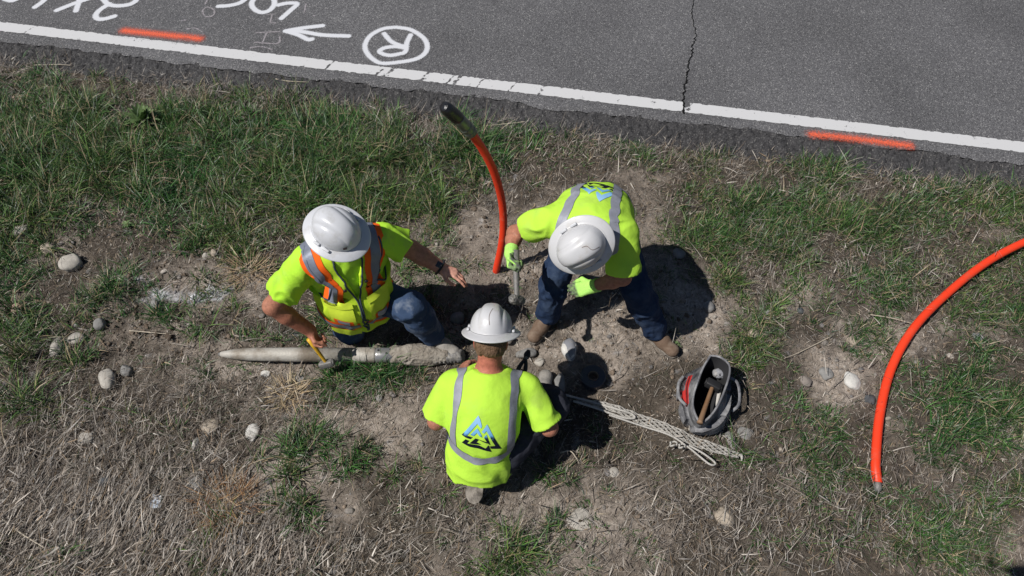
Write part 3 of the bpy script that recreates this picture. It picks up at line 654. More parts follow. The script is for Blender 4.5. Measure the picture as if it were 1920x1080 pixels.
def hand(F, W, d, n, th, curl=(.3,.35,.4,.45), g=0.0, thumb=.35, spread=.05, sc=1.0):
    """W wrist, d towards the fingers, n out of the palm, th towards the thumb; one chain per finger"""
    d = unit(d); n = unit(Vector(n)-d*Vector(n).dot(d)); t = d.cross(n); t = t if t.dot(Vector(th)) > 0 else -t
    K = []
    for i, o in enumerate((.030,.010,-.010,-.028)):
        k_ = W+(d*(.088-.004*abs(i-1)-.006*(i == 3))+t*o)*sc; K.append(k_); F.cap(W+d*.005+t*o*.55*sc, k_, .0165*sc+g, .0115*sc+g, k=.018)
    for i, k_ in enumerate(K):
        l = [(.040,.025,.020),(.045,.029,.021),(.041,.027,.021),(.032,.020,.018)][i]; a = 0.0; p = k_; c = curl[i]
        for j in range(3):
            a += c*(1.0,1.25,.8)[j]; dr = d*math.cos(a)+n*math.sin(a)+t*(spread*(1.5-i)*(1-.5*min(1, a)))
            q = p+dr.normalized()*l[j]*sc; r0 = (.0095,.0085,.0078)[j]*(1 if i < 3 else .88)*sc+g
            F.cap(p, q, r0, r0*.92, k=.004 if j else .006); p = q
    b = W+(d*.025+t*.026+n*.006)*sc; m = b+(t*.028+d*.026+n*.016)*sc; e1 = m+(d*.030+t*.008*(1-thumb)+n*(.008+.022*thumb)-t*.018*thumb)*sc; e2 = e1+(d*.024-t*.012*thumb+n*.012*thumb)*sc
    F.cap(b, m, .0165*sc+g, .0125*sc+g, k=.014); F.cap(m, e1, .0115*sc+g, .0100*sc+g, k=.005); F.cap(e1, e2, .0098*sc+g, .0085*sc+g, k=.004)
    return d, n, t
def paint_body(me, hc, f, u, s, tone, red=(), lip=True):
    co = np.empty(len(me.vertices)*3, np.float32); me.vertices.foreach_get('co', co); co = co.reshape(-1, 3); c = np.tile(np.array(tone), (len(co), 1))
    for p, r, t in red:
        m = np.exp(-((co-A(p))**2).sum(1)/r**2)[:, None]; c = c*(1-m)+np.array(t)*m
    if hc is not None:
        def dot(p, r, t):
            m = (((co-A(p))**2).sum(1) < r*r); c[m] = t
        for q in (-1, 1):
            dot(hc+f*.088+s*(.031*q)+u*.002, .012, (.55,.5,.46)); dot(hc+f*.094+s*(.031*q)+u*.002, .006, (.03,.02,.015))
        l0 = co-A(hc+f*.09-u*.067); m = (np.abs(l0@A(u)) < .009) & (np.abs(l0@A(s)) < .024) & (np.abs(l0@A(f)) < .02); c[m] = (.30,.10,.085)
    set_col(me, c)

def hard_hat(parent, Hc, up, fwd, m_=None, label=None):
    """full-brim hat: ridged shell, brim, slots, headband"""
    u = unit(up); f = unit(Vector(fwd)-u*Vector(fwd).dot(u)); s = u.cross(f)
    nA, rows = 160, []
    prof = [(math.sin(t*math.pi/2)**0.80, math.cos(t*math.pi/2)**0.92) for t in np.linspace(0.0, 1, 26)]
    v, fc = [], []
    def pt(a, r, h, rx, ry):
        return Hc + f*(rx*r*math.cos(a)) + s*(ry*r*math.sin(a)) + u*h
    P = []
    for r, h in prof: P.append(('d', r, h))
    for k in np.linspace(0, 1, 12): P.append(('b', k, 0))
    for kind, r, h in P:
        row = []
        for j in range(nA):
            a = 2*math.pi*j/nA
            if kind == 'd':
                rx, ry = .128, .106; x, y = rx*r*math.cos(a), ry*r*math.sin(a); z = .118*h + .006
                # centre ridge narrowing to the front, with creases at its sides
                wR = .044 - .010*(x/.128); e = (abs(y)-wR)/.010; ridge = 1/(1+math.exp(max(-30, min(30, e*2.2))))
                z += .012*ridge*max(0, min(1, (h-.05)*2.2)) - .005*math.exp(-((abs(y)-wR-.010)/.006)**2)*max(0, min(1, h*1.6))
                p = Hc+f*x+s*y+u*z
            else:
                k = r; rx = .128+.043*k+.004*k*max(0, math.cos(a)); ry = .106+.040*k
                z = .006 - .012*k**1.3 - .010*k*k*math.cos(a)**2*(1 if math.cos(a) > 0 else .6)
                if k < .12: z += .004*(1-k/.12)
                p = Hc+f*(rx*math.cos(a))+s*(ry*math.sin(a))+u*z
            row.append(len(v)); v.append(p)
        rows.append(row)
    # rolled rim and the underside
    for dk, dz, sc_ in ((1.012,-.003,0), (1.0,-.006,0), (.86,.000,1), (.76,.004,1)):
        row = []
        for j in range(nA):
            a = 2*math.pi*j/nA; q = v[rows[37][j]]; d_ = q-Hc; hz = d_.dot(u); p = Hc+(d_-u*hz)*dk+u*(hz+dz); row.append(len(v)); v.append(p)
        rows.append(row)
    for a, b in zip(rows[:-1], rows[1:]):
        for j in range(nA): fc.append((a[j], b[j], b[(j+1) % nA], a[(j+1) % nA]))
    hat = obj('hard_hat', v, fc, m_ or M_helm, parent)
    if label: hat['label'] = label
    hb, hf = [], []
    vv, ff = [], []
    for k, (z, sc_) in enumerate(((-.030,.88), (.004,.90))):
        for j in range(64):
            a = 2*math.pi*j/64; vv.append(Hc+f*(.112*sc_*math.cos(a)-.004)+s*(.090*sc_*math.sin(a))+u*z)
    for j in range(64): ff.append((j, (j+1) % 64, 64+(j+1) % 64, 64+j))
    obj('headband', vv, ff, M_band, hat)
    for q in (-1, 1):
        for x0 in (-.028, .030):
            R = rotmat(f, s, u); obj('accessory_slot', *box(Hc+f*x0+s*(q*.1125)+u*.013, (.036, .013, .012), R, .003), M_hslot, hat)
    b = bvh_of(hat.data)
    return hat, b, (f, s, u)
def boot(parent, ank, toe, up=(0,0,1), m=None, gz=None, label=None):
    t = unit(toe); u = unit(Vector(up)-t*Vector(up).dot(t)); s = t.cross(u); base = ank-u*.095
    F = Field(A(ank)-.30, A(ank)+.30, .006)
    heel, mid, ball = base-t*.05+u*.045, base+t*.08+u*.042, base+t*.155+u*.038
    F.cap(heel, mid, .041, .042, k=.02); F.cap(mid+s*.003, ball, .042, .044, k=.02, flat=u, ratio=.85)
    F.cap(base+u*.05-t*.01, ank+u*.035, .044, .047, k=.03, cuts=((A(ank+u*.05), A(u)),)); F.cap(base+u*.07+t*.03, mid+u*.012, .036, .036, k=.03)
    F.plane(A(base+u*.016), A(-u))
    bo = link('boot', F.mesh('boot'), m or M_boot, parent)
    if label: bo['label'] = label
    v, f = [], []; out = [(-.098,.0),(-.09,.026),(-.06,.037),(0,.036),(.06,.038),(.12,.046),(.165,.043),(.193,.024),(.203,0)]
    ring = out+[(x, -y) for x, y in out[-2:0:-1]]
    for z in (.0, .022):
        for x, y in ring: v.append(base+t*x+s*y*(1.03)+u*z)
    k = len(ring); f = [tuple(range(k))[::-1], tuple(range(k, 2*k))]+[(i, (i+1) % k, k+(i+1) % k, k+i) for i in range(k)]
    obj('sole', v, f, M_sole, bo, smooth=False)
    # welt seam and laces
    for i in range(3):
        c = base+t*(.045+.024*i)+u*(.092-.012*i); v, f = tube([c-s*.028, c+u*.006, c+s*.028], .0028, 6, 8); obj('lace', v, f, M_sole, bo)
    return bo
VK = [ [(545,150),(235,580),(415,612),(460,570),(345,550),(540,300),(622,378),(636,330),(590,215)],
       [(735,290),(640,440),(690,465),(732,412),(930,712),(820,720),(850,775),(1055,785)],
       [(320,630),(245,730),(400,770),(560,787),(700,818),(862,850),(792,695),(742,775),(600,722),(480,712),(355,705),(398,645)],
       [(545,380),(410,525),(478,546),(545,470),(600,530),(655,548),(640,500)],
       [(520,585),(405,698),(500,705),(590,706),(650,700),(545,660),(590,605),(760,660),(770,630)],
       [(735,480),(690,540),(780,660),(828,695),(800,620)] ]
def logo(parent, b, T, ctr_t, size, side, flip, off=.003):
    """the three interlocked angular triangles printed on the back of the shirt"""
    vs, fs, cs = [], [], []
    for poly in VK:
        bm = bmesh.new(); P = [Vector((x, -y, 0)) for x, y in poly]; tri = tessellate_polygon([P])
        bv = [bm.verts.new(p) for p in P]
        for t in tri:
            try: bm.faces.new([bv[i] for i in t])
            except ValueError: pass
        for _ in range(5):
            long = [e for e in bm.edges if e.calc_length() > 45]
            if not long: break
            bmesh.ops.subdivide_edges(bm, edges=long, cuts=1); bmesh.ops.triangulate(bm, faces=bm.faces[:])
        bm.verts.index_update(); o = len(vs)
        for q in bm.verts:
            x, y = (q.co.x-645)/820*size, (-q.co.y-500)/820*size
            y += .0
            a, t = side*x, ctr_t - y/T.L
            p = T.at(a, -.35, t); d_ = T.fr(t)[1]
            c, n, _, _ = b.ray_cast(p, d_)
            if c is None: c, n, _, _ = b.find_nearest(p)
            vs.append(c+n*off)
            k = (-q.co.y-150)/700; k += .06*noise2(np.array(q.co.x/30.), np.array(q.co.y/60.), 3)
            top, mid, low = np.array([.33,.55,.80]), np.array([.16,.42,.70]), np.array([.008,.010,.02])
            cs.append(top*(1-min(1, k*2))+mid*min(1, k*2) if k < .50 else mid*max(0, 1-(k-.50)*9)+low*min(1, (k-.50)*9))
        for q in bm.faces: fs.append(tuple(o+x.index for x in q.verts))
        bm.free()
    me = mesh('printed_emblem', vs, fs); set_col(me, np.array(cs)); o = link('printed_emblem', me, M_print, parent); return o
def sleeve(F, S, E, frac, r0, r1, k=.03):
    e = S.lerp(E, frac); d = unit(E-S); F.cap(S+d*.01, e+d*.03, r0, r1, k=k, cuts=((A(e), A(d)),))
def backpt(b, T, a, t):
    d = T.fr(t)[1]; c = b.ray_cast(T.at(a, -.6, t), d)[0]
    return c if c is not None else snap(b, T.at(a, -.1, t), 0)[0]
def bounds(pts, m): P = np.array([list(p) for p in pts]); return P.min(0)-m, P.max(0)+m
def gloved(parent, E, W, d, n, th, curl, thumb, label=None):
    lo, hi = bounds([W, W+unit(d)*.2, W-unit(d)*.05], .11); F = Field(lo, hi, .0035)
    d_, n_, t_ = hand(F, W, d, n, th, curl, .0022, thumb); cu = unit(W-E); F.cap(W-cu*.045, W+cu*.01, .040, .036, k=.012, cuts=((A(W-cu*.04), A(-cu)),))
    me = F.mesh('glove'); co = np.array([list(v.co) for v in me.vertices]); nn = np.array([list(v.normal) for v in me.vertices])
    al, pal = (co-A(W))@A(d_), nn@A(n_)
    g = np.clip((al-.085+.25*np.maximum(pal, 0)*(al > .01)*.4)/.012, 0, 1); g = np.maximum(g, np.clip((pal-.35)*4, 0, 1)*(al > .015))[:, None]
    g = np.clip(g*(.85+.3*noise3(co[:,0]*90, co[:,1]*90, co[:,2]*90, 3)[:, None]), 0, 1)
    set_col(me, np.array([.44,.80,.17])*(1-g)+np.array([.10,.10,.10])*g)
    o = link('glove', me, M_glove, parent)
    if label: o['label'] = label
    return o, (d_, n_, t_)
def chk(n, a, b): print(f'   {n}: {(Vector(b)-Vector(a)).length:.3f}')

# ------------------------------------------------------------------ worker 1: kneeling in the vest
P1, N1 = V(-.925,-.315,.345), V(-.885,-.385,.975)
SR1, SL1 = V(-1.085,-.425,.885), V(-.705,-.275,.895)
T1 = Torso(P1, N1, SL1-SR1, .02)
ER1, WR1 = at(511,574,.60), at(582,620,.35)
EL1, WL1 = at(772,468,.735), at(828,503,.63)
for a in (('upR', SR1, ER1), ('foR', ER1, WR1), ('upL', SL1, EL1), ('foL', EL1, WL1), ('tors', P1, N1), ('sh', SR1, SL1)): chk(*a)
root = empty('person', (P1.x, P1.y, 0), 'kneeling worker in a zipped yellow safety vest with orange bands and bare hands', 'person', 'road crew in white hard hats')
fw1 = unit((.80,-.52,-.25)); up1 = unit((.16,-.20,.96)); Hc1 = at(631,434,1.19); up1 = (up1-fw1*up1.dot(fw1)).normalized() if False else up1
fw1 = (fw1-up1*fw1.dot(up1)).normalized(); s1 = up1.cross(fw1); hc1 = Hc1-up1*.052
hipL, hipR = P1+T1.s*.095, P1-T1.s*.095; kL, aL = at(770,576,.47), at(812,628,.12); kR = at(655,618,.10); aR = kR+V(-.02,.42,.0)
for a in (('thL', hipL, kL), ('shL', kL, aL), ('thR', hipR, kR), ('neck', N1, hc1)): chk(*a)
lo, hi = bounds([P1, N1, SR1, SL1, ER1, WR1, EL1, WL1, hc1, kL, aL, kR, aR, at(880,520,.6)], .16)
F = Field(lo, hi, .0048); T1.build(F, SL1, SR1, -.012, 1.1, 1.1, .02); F.cap(N1-T1.u*.03, hc1-fw1*.02-up1*.05, .062, .056, k=.03); head(F, hc1, fw1, up1, s1)
arm(F, SR1, ER1, WR1, .008); arm(F, SL1, EL1, WL1, .007); leg(F, hipL, kL, aL); leg(F, hipR, kR, aR)
hand(F, WR1, at(598,648,.26)-WR1, (.5,-.3,-.5), (.6,-.6,.2), (1.0,1.05,1.1,1.15), 0, .9)
hand(F, WL1, at(866,517,.61)-WL1, (-.1,-.25,-.95), (.2,-.9,.1), (.22,.30,.38,.45), 0, .3, spread=.12)
me = F.mesh('body'); paint_body(me, hc1, fw1, up1, s1, (.37,.165,.105), [(WR1.lerp(ER1, .4), .16, (.36,.13,.08)), (WL1.lerp(at(866,517,.61), .6), .085, (.60,.31,.235))])  # sunlit look of the left hand put into its skin colour
link('body', me, M_skin, root)
# shirt
F = Field(*bounds([P1, N1, SR1, SL1, ER1, EL1], .2), .007); T1.build(F, SL1, SR1, .010, 1.2, 1.12, .04)
sleeve(F, SR1, ER1, .66, .078, .094); sleeve(F, SL1, EL1, .66, .076, .090)
F.plane(A(P1-T1.u*.02), A(-T1.u)); F.wrinkle(.016, 12, 3, (T1.s, T1.f, T1.u), (1,1,.6)); shirt = link('shirt', F.mesh('shirt'), M_hivis_old, root)
v, f = tube([N1+T1.u*.005+T1.s*(.068*math.cos(a))+T1.f*(.066*math.sin(a)-.004)+T1.u*(-.018*math.sin(a)) for a in np.linspace(0, 2*math.pi, 33)], .010, 8); obj('collar', v, f, M_hivis_old, shirt)
# trousers
F = Field(*bounds([P1, kL, aL, kR, aR], .17), .007); F.ell(P1-T1.u*.01, (.192,.160,.13), (T1.s, T1.f, T1.u), .05, cuts=((A(P1+T1.u*.09), A(T1.u)),))
for h, k_, a_, sd in ((hipL, kL, aL, 1), (hipR, kR, aR, 2)): leg(F, h, k_, a_, .016, (.092,.070,.055), cuts=((A(a_+(a_-k_).normalized()*.01), A((a_-k_).normalized())),))
F.wrinkle(.011, 14, 8); link('trousers', F.mesh('trousers'), M_denim_worn, root)['label'] = 'worn blue jeans with a pale knee'
boot(root, aL, (.75,-.55,0), m=M_boot_grey); boot(root, aR+V(0,.0,-.02), (.05,.5,-.85), (0,.85,.5), m=M_boot_grey)
# vest: slit front, stripes, pockets, piping
F = Field(*bounds([P1, N1, SR1, SL1], .24), .0065); T1.build(F, SL1, SR1, .026, 1.24, 1.16, .055); F.cap(T1.at(-.02,.02,.12), T1.at(.02,.02,-.06), .185, .19, k=.06, flat=T1.f, ratio=.86)
for Sx, Ex in ((SR1, ER1), (SL1, EL1)):
    d_ = unit(Ex-Sx); F.plane(A(Sx+d_*.005), A(unit(d_+(Sx-N1).normalized()*.9)), A(Sx)-.22, A(Sx)+.22)
F.plane(A(T1.c(-.09)), A(-T1.u))
F.cap(N1+T1.u*.10, N1-T1.u*.02, .088, k=0, mode='cut')
tip, b0 = T1.at(.0, .20, .54), T1.at(0, .12, 1.06)
sl_, g = F._sub(F.lo, F.lo+F.n*F.res)                     # the open V below the neck
X_, Y_, Z_ = [q-c for q, c in zip(g, A(tip))]; au = X_*T1.u.x+Y_*T1.u.y+Z_*T1.u.z; as_ = X_*T1.s.x+Y_*T1.s.y+Z_*T1.s.z; af = X_*T1.f.x+Y_*T1.f.y+Z_*T1.f.z
V_ = np.maximum(np.maximum(np.abs(as_)-(au*.24+.006), -au), -(af+.20)); F.F = np.maximum(F.F, -V_.astype(np.float32))
F.wrinkle(.013, 8, 21, (T1.s, T1.f, T1.u), (1,1,.8)); vest = link('safety_vest', F.mesh('safety_vest'), M_vest, root); b = bvh_of(vest.data)
for q in (-1, 1):
    o_ = .030 if q < 0 else .0; gp = [T1.at(q*(.145+o_), -.13, .80), T1.at(q*(.152+o_), -.02, .99), T1.at(q*(.150+o_), .14, .88), T1.at(q*(.140+o_), .20, .66), T1.at(q*(.136+o_), .22, .52)]
    obj('orange_band', *strip(b, gp, .124, .0035, 46), M_otape, vest); obj('reflective_tape', *strip(b, gp, .056, .0065, 46), M_vtape, vest)
    obj('piping', *tube([snap(b, p, .003)[0] for p in smooth_path([T1.at(q*.008, .26, -.07), T1.at(q*.006, .26, .30), T1.at(q*.008, .22, .54), T1.at(q*.042, .2, .76), T1.at(q*.070, .12, .95), T1.at(q*.06, -.03, 1.06)], 44)], .0055, 6), M_pipe_navy, vest)
    d_ = unit((ER1 if q < 0 else EL1)-(SR1 if q < 0 else SL1)); S_x = SR1 if q < 0 else SL1
    obj('piping', *tube([snap(b, p, .002)[0] for p in smooth_path([T1.at(q*.17, -.05, .93), T1.at(q*.185, .05, .93), T1.at(q*.165, .15, .78), T1.at(q*.175, .14, .58), T1.at(q*.20, .02, .48)], 40)], .0055, 6), M_pipe_navy, vest)
    gp = [T1.at(q*.03, .26, .04), T1.at(q*.12, .24, .045), T1.at(q*.21, .09, .05), T1.at(q*.22, -.06, .05), T1.at(q*.12, -.18, .05), T1.at(q*.0, -.2, .05)]
    obj('orange_band', *strip(b, gp, .098, .0032, 50), M_otape, vest); obj('reflective_tape', *strip(b, gp, .050, .0060, 50), M_vtape, vest)
    fx, fy, fu = T1.fr(.4)
    c0 = T1.at(q*.045 if q > 0 else -.165, 0, .24); v, f = patch(b, c0, T1.s*.12, T1.u*.15, 14, 14, -T1.f, .011); obj('pocket', *flip_towards(v, f, T1.f), M_pocket, vest)
    c0 = T1.at(q*.04 if q > 0 else -.170, 0, .47); v, f = patch(b, c0, T1.s*.13, T1.u*.035, 12, 5, -T1.f, .017); obj('pocket_flap', *flip_towards(v, f, T1.f), M_pocket, vest)
    c0 = T1.at(q*.055 if q > 0 else -.150, 0, .255); v, f = patch(b, c0, T1.s*.09, T1.u*.052, 10, 6, -T1.f, .0145); obj('orange_band', *flip_towards(v, f, T1.f), M_otape, vest)
    c0 = T1.at(q*.055+.018 if q > 0 else -.132, 0, .26); v, f = patch(b, c0, T1.s*.055, T1.u*.047, 8, 6, -T1.f, .0165); obj('reflective_tape', *flip_towards(v, f, T1.f), M_tape, vest)
c0 = T1.at(-.175, 0, -.05); v, f = patch(b, c0, T1.s*.15, T1.u*.085, 12, 6, -T1.f, .019); obj('pocket', *flip_towards(v, f, T1.f), M_pocket, vest)
for a_, t_ in ((-.062,.72), (.066,.76)):
    c, n = snap(b, T1.at(a_, .22, t_), .004); v, f = tube([c, c+n*.006], .010, 12); obj('snap_button', v, f, M_snap, vest)
hat, hb, ax = hard_hat(root, Hc1, up1, fw1, label='white full-brim hard hat with a small dark sticker')
v, f = patch(hb, Hc1+fw1*.104-s1*.072+up1*.03, unit(fw1*.5+s1*.5)*.018, up1*.016, 4, 4, unit(-fw1*.7+s1*.7), .0015); obj('sticker', v, f, M_scratch, hat)
# short hair at the back of the head
F = Field(A(hc1)-.16, A(hc1)+.16, .005); F.ell(hc1+up1*.016-fw1*.016, (.079,.097,.106), (s1, fw1, up1), 0); F.plane(A(hc1+fw1*.01), A(unit(fw1*.8-up1*.6))); F.plane(A(hc1+up1*.06), A(up1)); link('hair', F.mesh('hair'), M_hair, root)
# watch
d_ = unit(WL1-EL1); c = WL1-d_*.012; fx = frame(d_); pts = [c+fx[1]*(.041*math.cos(a))+fx[2]*(.040*math.sin(a)) for a in np.linspace(0, 2*math.pi, 30)]
wt = obj('wrist_watch', *tube(pts, .012, 8, flat=.5), M_watch, root)
obj('watch_face', *box(c+V(0,-.012,.040), (.034,.036,.012), rotmat(d_, unit(d_.cross(V(0,-.3,1))), unit(V(0,-.3,1)-d_*d_.z)), .004), M_glass, wt)
GRIP1 = (WR1, at(598,648,.26))

# ------------------------------------------------------------------ worker 2: bent over with gloves
P2, N2 = V(.49,.015,.785), V(.385,-.375,1.02)
SR2, SL2 = V(.185,-.235,.985), V(.585,-.325,1.00)
T2 = Torso(P2, N2, SL2-SR2, .045)
ER2, WR2 = at(965,437,.74), at(958,474,.775)
EL2, WL2 = at(1168,520,.80), at(1112,537,.64)
for a in (('upR', SR2, ER2), ('foR', ER2, WR2), ('upL', SL2, EL2), ('foL', EL2, WL2), ('tors', P2, N2)): chk(*a)
root = empty('person', (P2.x, P2.y-.3, 0), 'worker bent forward on spread legs in lime gloves, hammer in the right hand', 'person', 'road crew in white hard hats')
up2 = unit((-.20,-.80,.56)); fw2 = unit((-.8,-.44,-.33)); fw2 = (fw2-up2*fw2.dot(up2)).normalized(); s2 = up2.cross(fw2); Hc2 = at(1090,461,1.12); hc2 = Hc2-up2*.050+V(.01,.02,0)
hipL, hipR = P2+T2.s*.09-T2.f*.0, P2-T2.s*.09; kR, aR = at(1046,507,.50), at(1027,588,.12); kL, aL = at(1192,540,.50), at(1228,617,.12)
for a in (('thL', hipL, kL), ('shL', kL, aL), ('thR', hipR, kR), ('shR', kR, aR), ('neck', N2, hc2)): chk(*a)
F = Field(*bounds([P2, N2, SR2, SL2, ER2, WR2, EL2, WL2, hc2, kL, aL, kR, aR], .17), .005); T2.build(F, SL2, SR2, -.012); F.cap(N2-T2.u*.03, hc2-fw2*.02-up2*.04, .060, .055, k=.03); head(F, hc2, fw2, up2, s2)
arm(F, SR2, ER2, WR2); arm(F, SL2, EL2, WL2); leg(F, hipL, kL, aL); leg(F, hipR, kR, aR)
hand(F, WR2, at(962,515,.735)-WR2, (.55,-.2,.3), (.2,-.7,.4), (1.0,1.05,1.1,1.1), -.001, .9); hand(F, WL2, at(1068,548,.60)-WL2, (-.1,.5,-.8), (-.3,.5,.6), (.5,.5,.55,.6), -.001, .5)
me = F.mesh('body'); paint_body(me, hc2, fw2, up2, s2, (.38,.165,.105)); link('body', me, M_skin, root)
F = Field(*bounds([P2, N2, SR2, SL2, ER2, EL2], .2), .0065); T2.build(F, SL2, SR2, .014, 1.14, 1.05)
sleeve(F, SR2, ER2, .46, .076, .088); sleeve(F, SL2, EL2, .85, .074, .092); F.cap(N2+T2.u*.12, N2+T2.u*.05, .06, k=0, mode='cut')
F.plane(A(P2-T2.u*.13), A(-T2.u)); F.wrinkle(.013, 9, 5, (T2.s, T2.f, T2.u), (.8,1,.8)); shirt = link('shirt', F.mesh('shirt'), M_hivis, root); b = bvh_of(shirt.data)
for q in (-1, 1):
    gp = [T2.at(q*.125, -.2, .05), T2.at(q*.13, -.2, .35), T2.at(q*.135, -.2, .62), T2.at(q*.14, -.15, .88), T2.at(q*.14, -.02, 1.0), T2.at(q*.135, .12, .85), T2.at(q*.13, .2, .5)]
    obj('reflective_stripe', *strip(b, gp, .052, .0035, 60), M_tape, shirt)
obj('reflective_stripe', *strip(b, [T2.at(-.2, .0, .06), T2.at(-.12, -.2, .04), T2.at(0, -.22, .02), T2.at(.12, -.2, .04), T2.at(.2, 0, .06)], .052, .0045, 50), M_tape, shirt)
logo(shirt, b, T2, .52, .27, -1, 1)
F = Field(*bounds([P2, kL, aL, kR, aR], .17), .007); F.ell(P2-T2.u*.03, (.165,.128,.12), (T2.s, T2.f, T2.u), .05)
for h, k_, a_ in ((hipL, kL, aL), (hipR, kR, aR)): leg(F, h, k_, a_, .014, (.088,.066,.058), cuts=((A(a_+(a_-k_).normalized()*.03), A((a_-k_).normalized())),))
F.wrinkle(.012, 15, 9); link('trousers', F.mesh('trousers'), M_denim, root)
boot(root, aR, (-.55,-.85,0)); boot(root, aL, (.66,-.75,0))
hat, hb, ax = hard_hat(root, Hc2, up2, fw2, M_helm_dusty, label='white hard hat with a long scuff')
gp = [Hc2+up2*.1-fw2*.10+s2*.03, Hc2+up2*.13-fw2*.07+s2*.02, Hc2+up2*.14-fw2*.06-s2*.012, Hc2+up2*.14-fw2*.035-s2*.02]
obj('scratch', *strip(hb, gp, .0024, .0012, 30, 2), M_scratch, hat)
gl, gax2 = gloved(root, ER2, WR2, at(962,515,.735)-WR2, (.55,-.2,.3), (.2,-.7,.4), (.95,1.0,1.05,1.05), .9)
gloved(root, EL2, WL2, at(1068,548,.60)-WL2, (-.1,.5,-.8), (-.3,.5,.6), (.45,.5,.55,.6), .5)
GRIP2 = WR2+gax2[0]*.085+gax2[1]*.024

# ------------------------------------------------------------------ worker 3: crouching, back to us
P3, N3 = V(-.158,-1.255,.275), V(-.118,-.975,.695)
SL3, SR3 = V(-.305,-1.00,.60), V(.075,-1.02,.61)
T3 = Torso(P3, N3, SL3-SR3, .055)
ER3, WR3 = at(1030,802,.46), at(990,722,.46)
EL3, WL3 = at(818,790,.42), at(862,700,.30)
for a in (('upR', SR3, ER3), ('foR', ER3, WR3), ('upL', SL3, EL3), ('foL', EL3, WL3), ('tors', P3, N3)): chk(*a)
root = empty('person', (P3.x, P3.y, 0), 'worker crouching with his back to the camera, red neck under the hard hat', 'person', 'road crew in white hard hats')
up3 = unit((.03,.70,.71)); fw3 = unit((.05,.71,-.70)); fw3 = (fw3-up3*fw3.dot(up3)).normalized(); s3 = up3.cross(fw3); Hc3 = at(921,620,.855); hc3 = Hc3-up3*.052-fw3*.004
hipL, hipR = P3+T3.s*.09, P3-T3.s*.09; kR, aR = at(1036,760,.41), V(.17,-.83,.11); kL, aL = V(-.27,-.86,.09), V(-.20,-1.25,.12)
for a in (('thL', hipL, kL), ('shL', kL, aL), ('thR', hipR, kR), ('shR', kR, aR), ('neck', N3, hc3)): chk(*a)
F = Field(*bounds([P3, N3, SR3, SL3, ER3, WR3, EL3, WL3, hc3, kL, aL, kR, aR], .17), .005); T3.build(F, SL3, SR3, -.012); F.cap(N3-T3.u*.04, hc3-fw3*.025-up3*.03, .064, .056, k=.035); head(F, hc3, fw3, up3, s3)
arm(F, SR3, ER3, WR3); arm(F, SL3, EL3, WL3); leg(F, hipL, kL, aL); leg(F, hipR, kR, aR)
hand(F, WR3, at(972,690,.47)-WR3, (-.5,.5,-.2), (-.5,-.3,.7), (.95,1.0,1.05,1.1), 0, .9); hand(F, WL3, at(880,672,.27)-WL3, (.6,.3,-.5), (.1,.3,.8), (.6,.6,.65,.7), 0, .5)
me = F.mesh('body'); nb_ = N3.lerp(hc3, .35)-fw3*.03
paint_body(me, hc3, fw3, up3, s3, (.37,.155,.10), [(nb_, .085, (.42,.125,.085)), (hc3+s3*.078, .035, (.46,.10,.07)), (hc3-s3*.078, .035, (.46,.10,.07))]); link('body', me, M_skin, root)
F = Field(*bounds([P3, N3, SR3, SL3, ER3, EL3], .2), .0065); T3.build(F, SL3, SR3, .012, .98)
sleeve(F, SR3, ER3, .88, .067, .078); sleeve(F, SL3, EL3, .86, .074, .090); F.plane(A(N3+unit(hc3-N3)*.020), A(unit(hc3-N3)), A(N3)-np.array([.11,.3,.3]), A(N3)+np.array([.11,.3,.3]))
F.cap(P3-T3.s*-.012, P3-T3.s*-.02-T3.u*.12, .168, .162, k=.06, flat=T3.f, ratio=.80); F.plane(A(P3-T3.u*.125), A(-T3.u)); F.wrinkle(.012, 9, 6, (T3.s, T3.f, T3.u), (1,1,.6)); shirt = link('shirt', F.mesh('shirt'), M_hivis, root); b = bvh_of(shirt.data)
ca = unit(hc3-N3); cx = T3.s; cy = ca.cross(cx)
v, f = tube([N3+ca*.018+cx*(.068*math.cos(a))+cy*(.064*math.sin(a)) for a in np.linspace(0, 2*math.pi, 33)], .0085, 8); obj('collar', v, f, M_hivis, shirt)
for q in (-1, 1):
    gp = [backpt(b, T3, q*.146, .28), backpt(b, T3, q*.148, .42), backpt(b, T3, q*.145, .62), backpt(b, T3, q*.14, .84), T3.at(q*.140, -.02, 1.0), T3.at(q*.135, .12, .85), T3.at(q*.13, .2, .5)]
    obj('reflective_stripe', *strip(b, gp, .052, .0035, 60), M_tape, shirt)
obj('reflective_stripe', *strip(b, [T3.at(.20, .02, .30)]+[backpt(b, T3, a_, .27-.05*math.cos(a_*9)) for a_ in (.15,.10,.05,0,-.05,-.10,-.15)]+[T3.at(-.20, .02, .30)], .052, .0050, 60), M_tape, shirt)
logo(shirt, b, T3, .50, .20, -1, 1)
F = Field(*bounds([P3, kL, aL, kR, aR], .17), .007); F.ell(P3-T3.u*.0, (.140,.105,.12), (T3.s, T3.f, T3.u), .05, cuts=((A(P3+T3.u*.10), A(T3.u)),))
for h, k_, a_ in ((hipL, kL, aL), (hipR, kR, aR)): leg(F, h, k_, a_, .014, (.092,.070,.056), cuts=((A(a_+(a_-k_).normalized()*.01), A((a_-k_).normalized())),))
F.wrinkle(.011, 14, 10); link('trousers', F.mesh('trousers'), M_denim_dark, root)
boot(root, aR, (.2,.95,0), m=M_boot_grey); boot(root, V(-.20,-1.255,.095), (-.02,-.95,-.28), (0,.28,-.95), m=M_boot_grey, label='grey dusty boot under the seat')
hat, hb, ax = hard_hat(root, Hc3, up3, fw3, M_helm_dusty, label='white hard hat seen from behind')
gp = [Hc3-fw3*.125+up3*.06-s3*.0, Hc3-fw3*.10+up3*.10+s3*.004, Hc3-fw3*.06+up3*.13-s3*.01]
obj('scratch', *strip(hb, gp, .0022, .0012, 24, 2), M_scratch, hat)
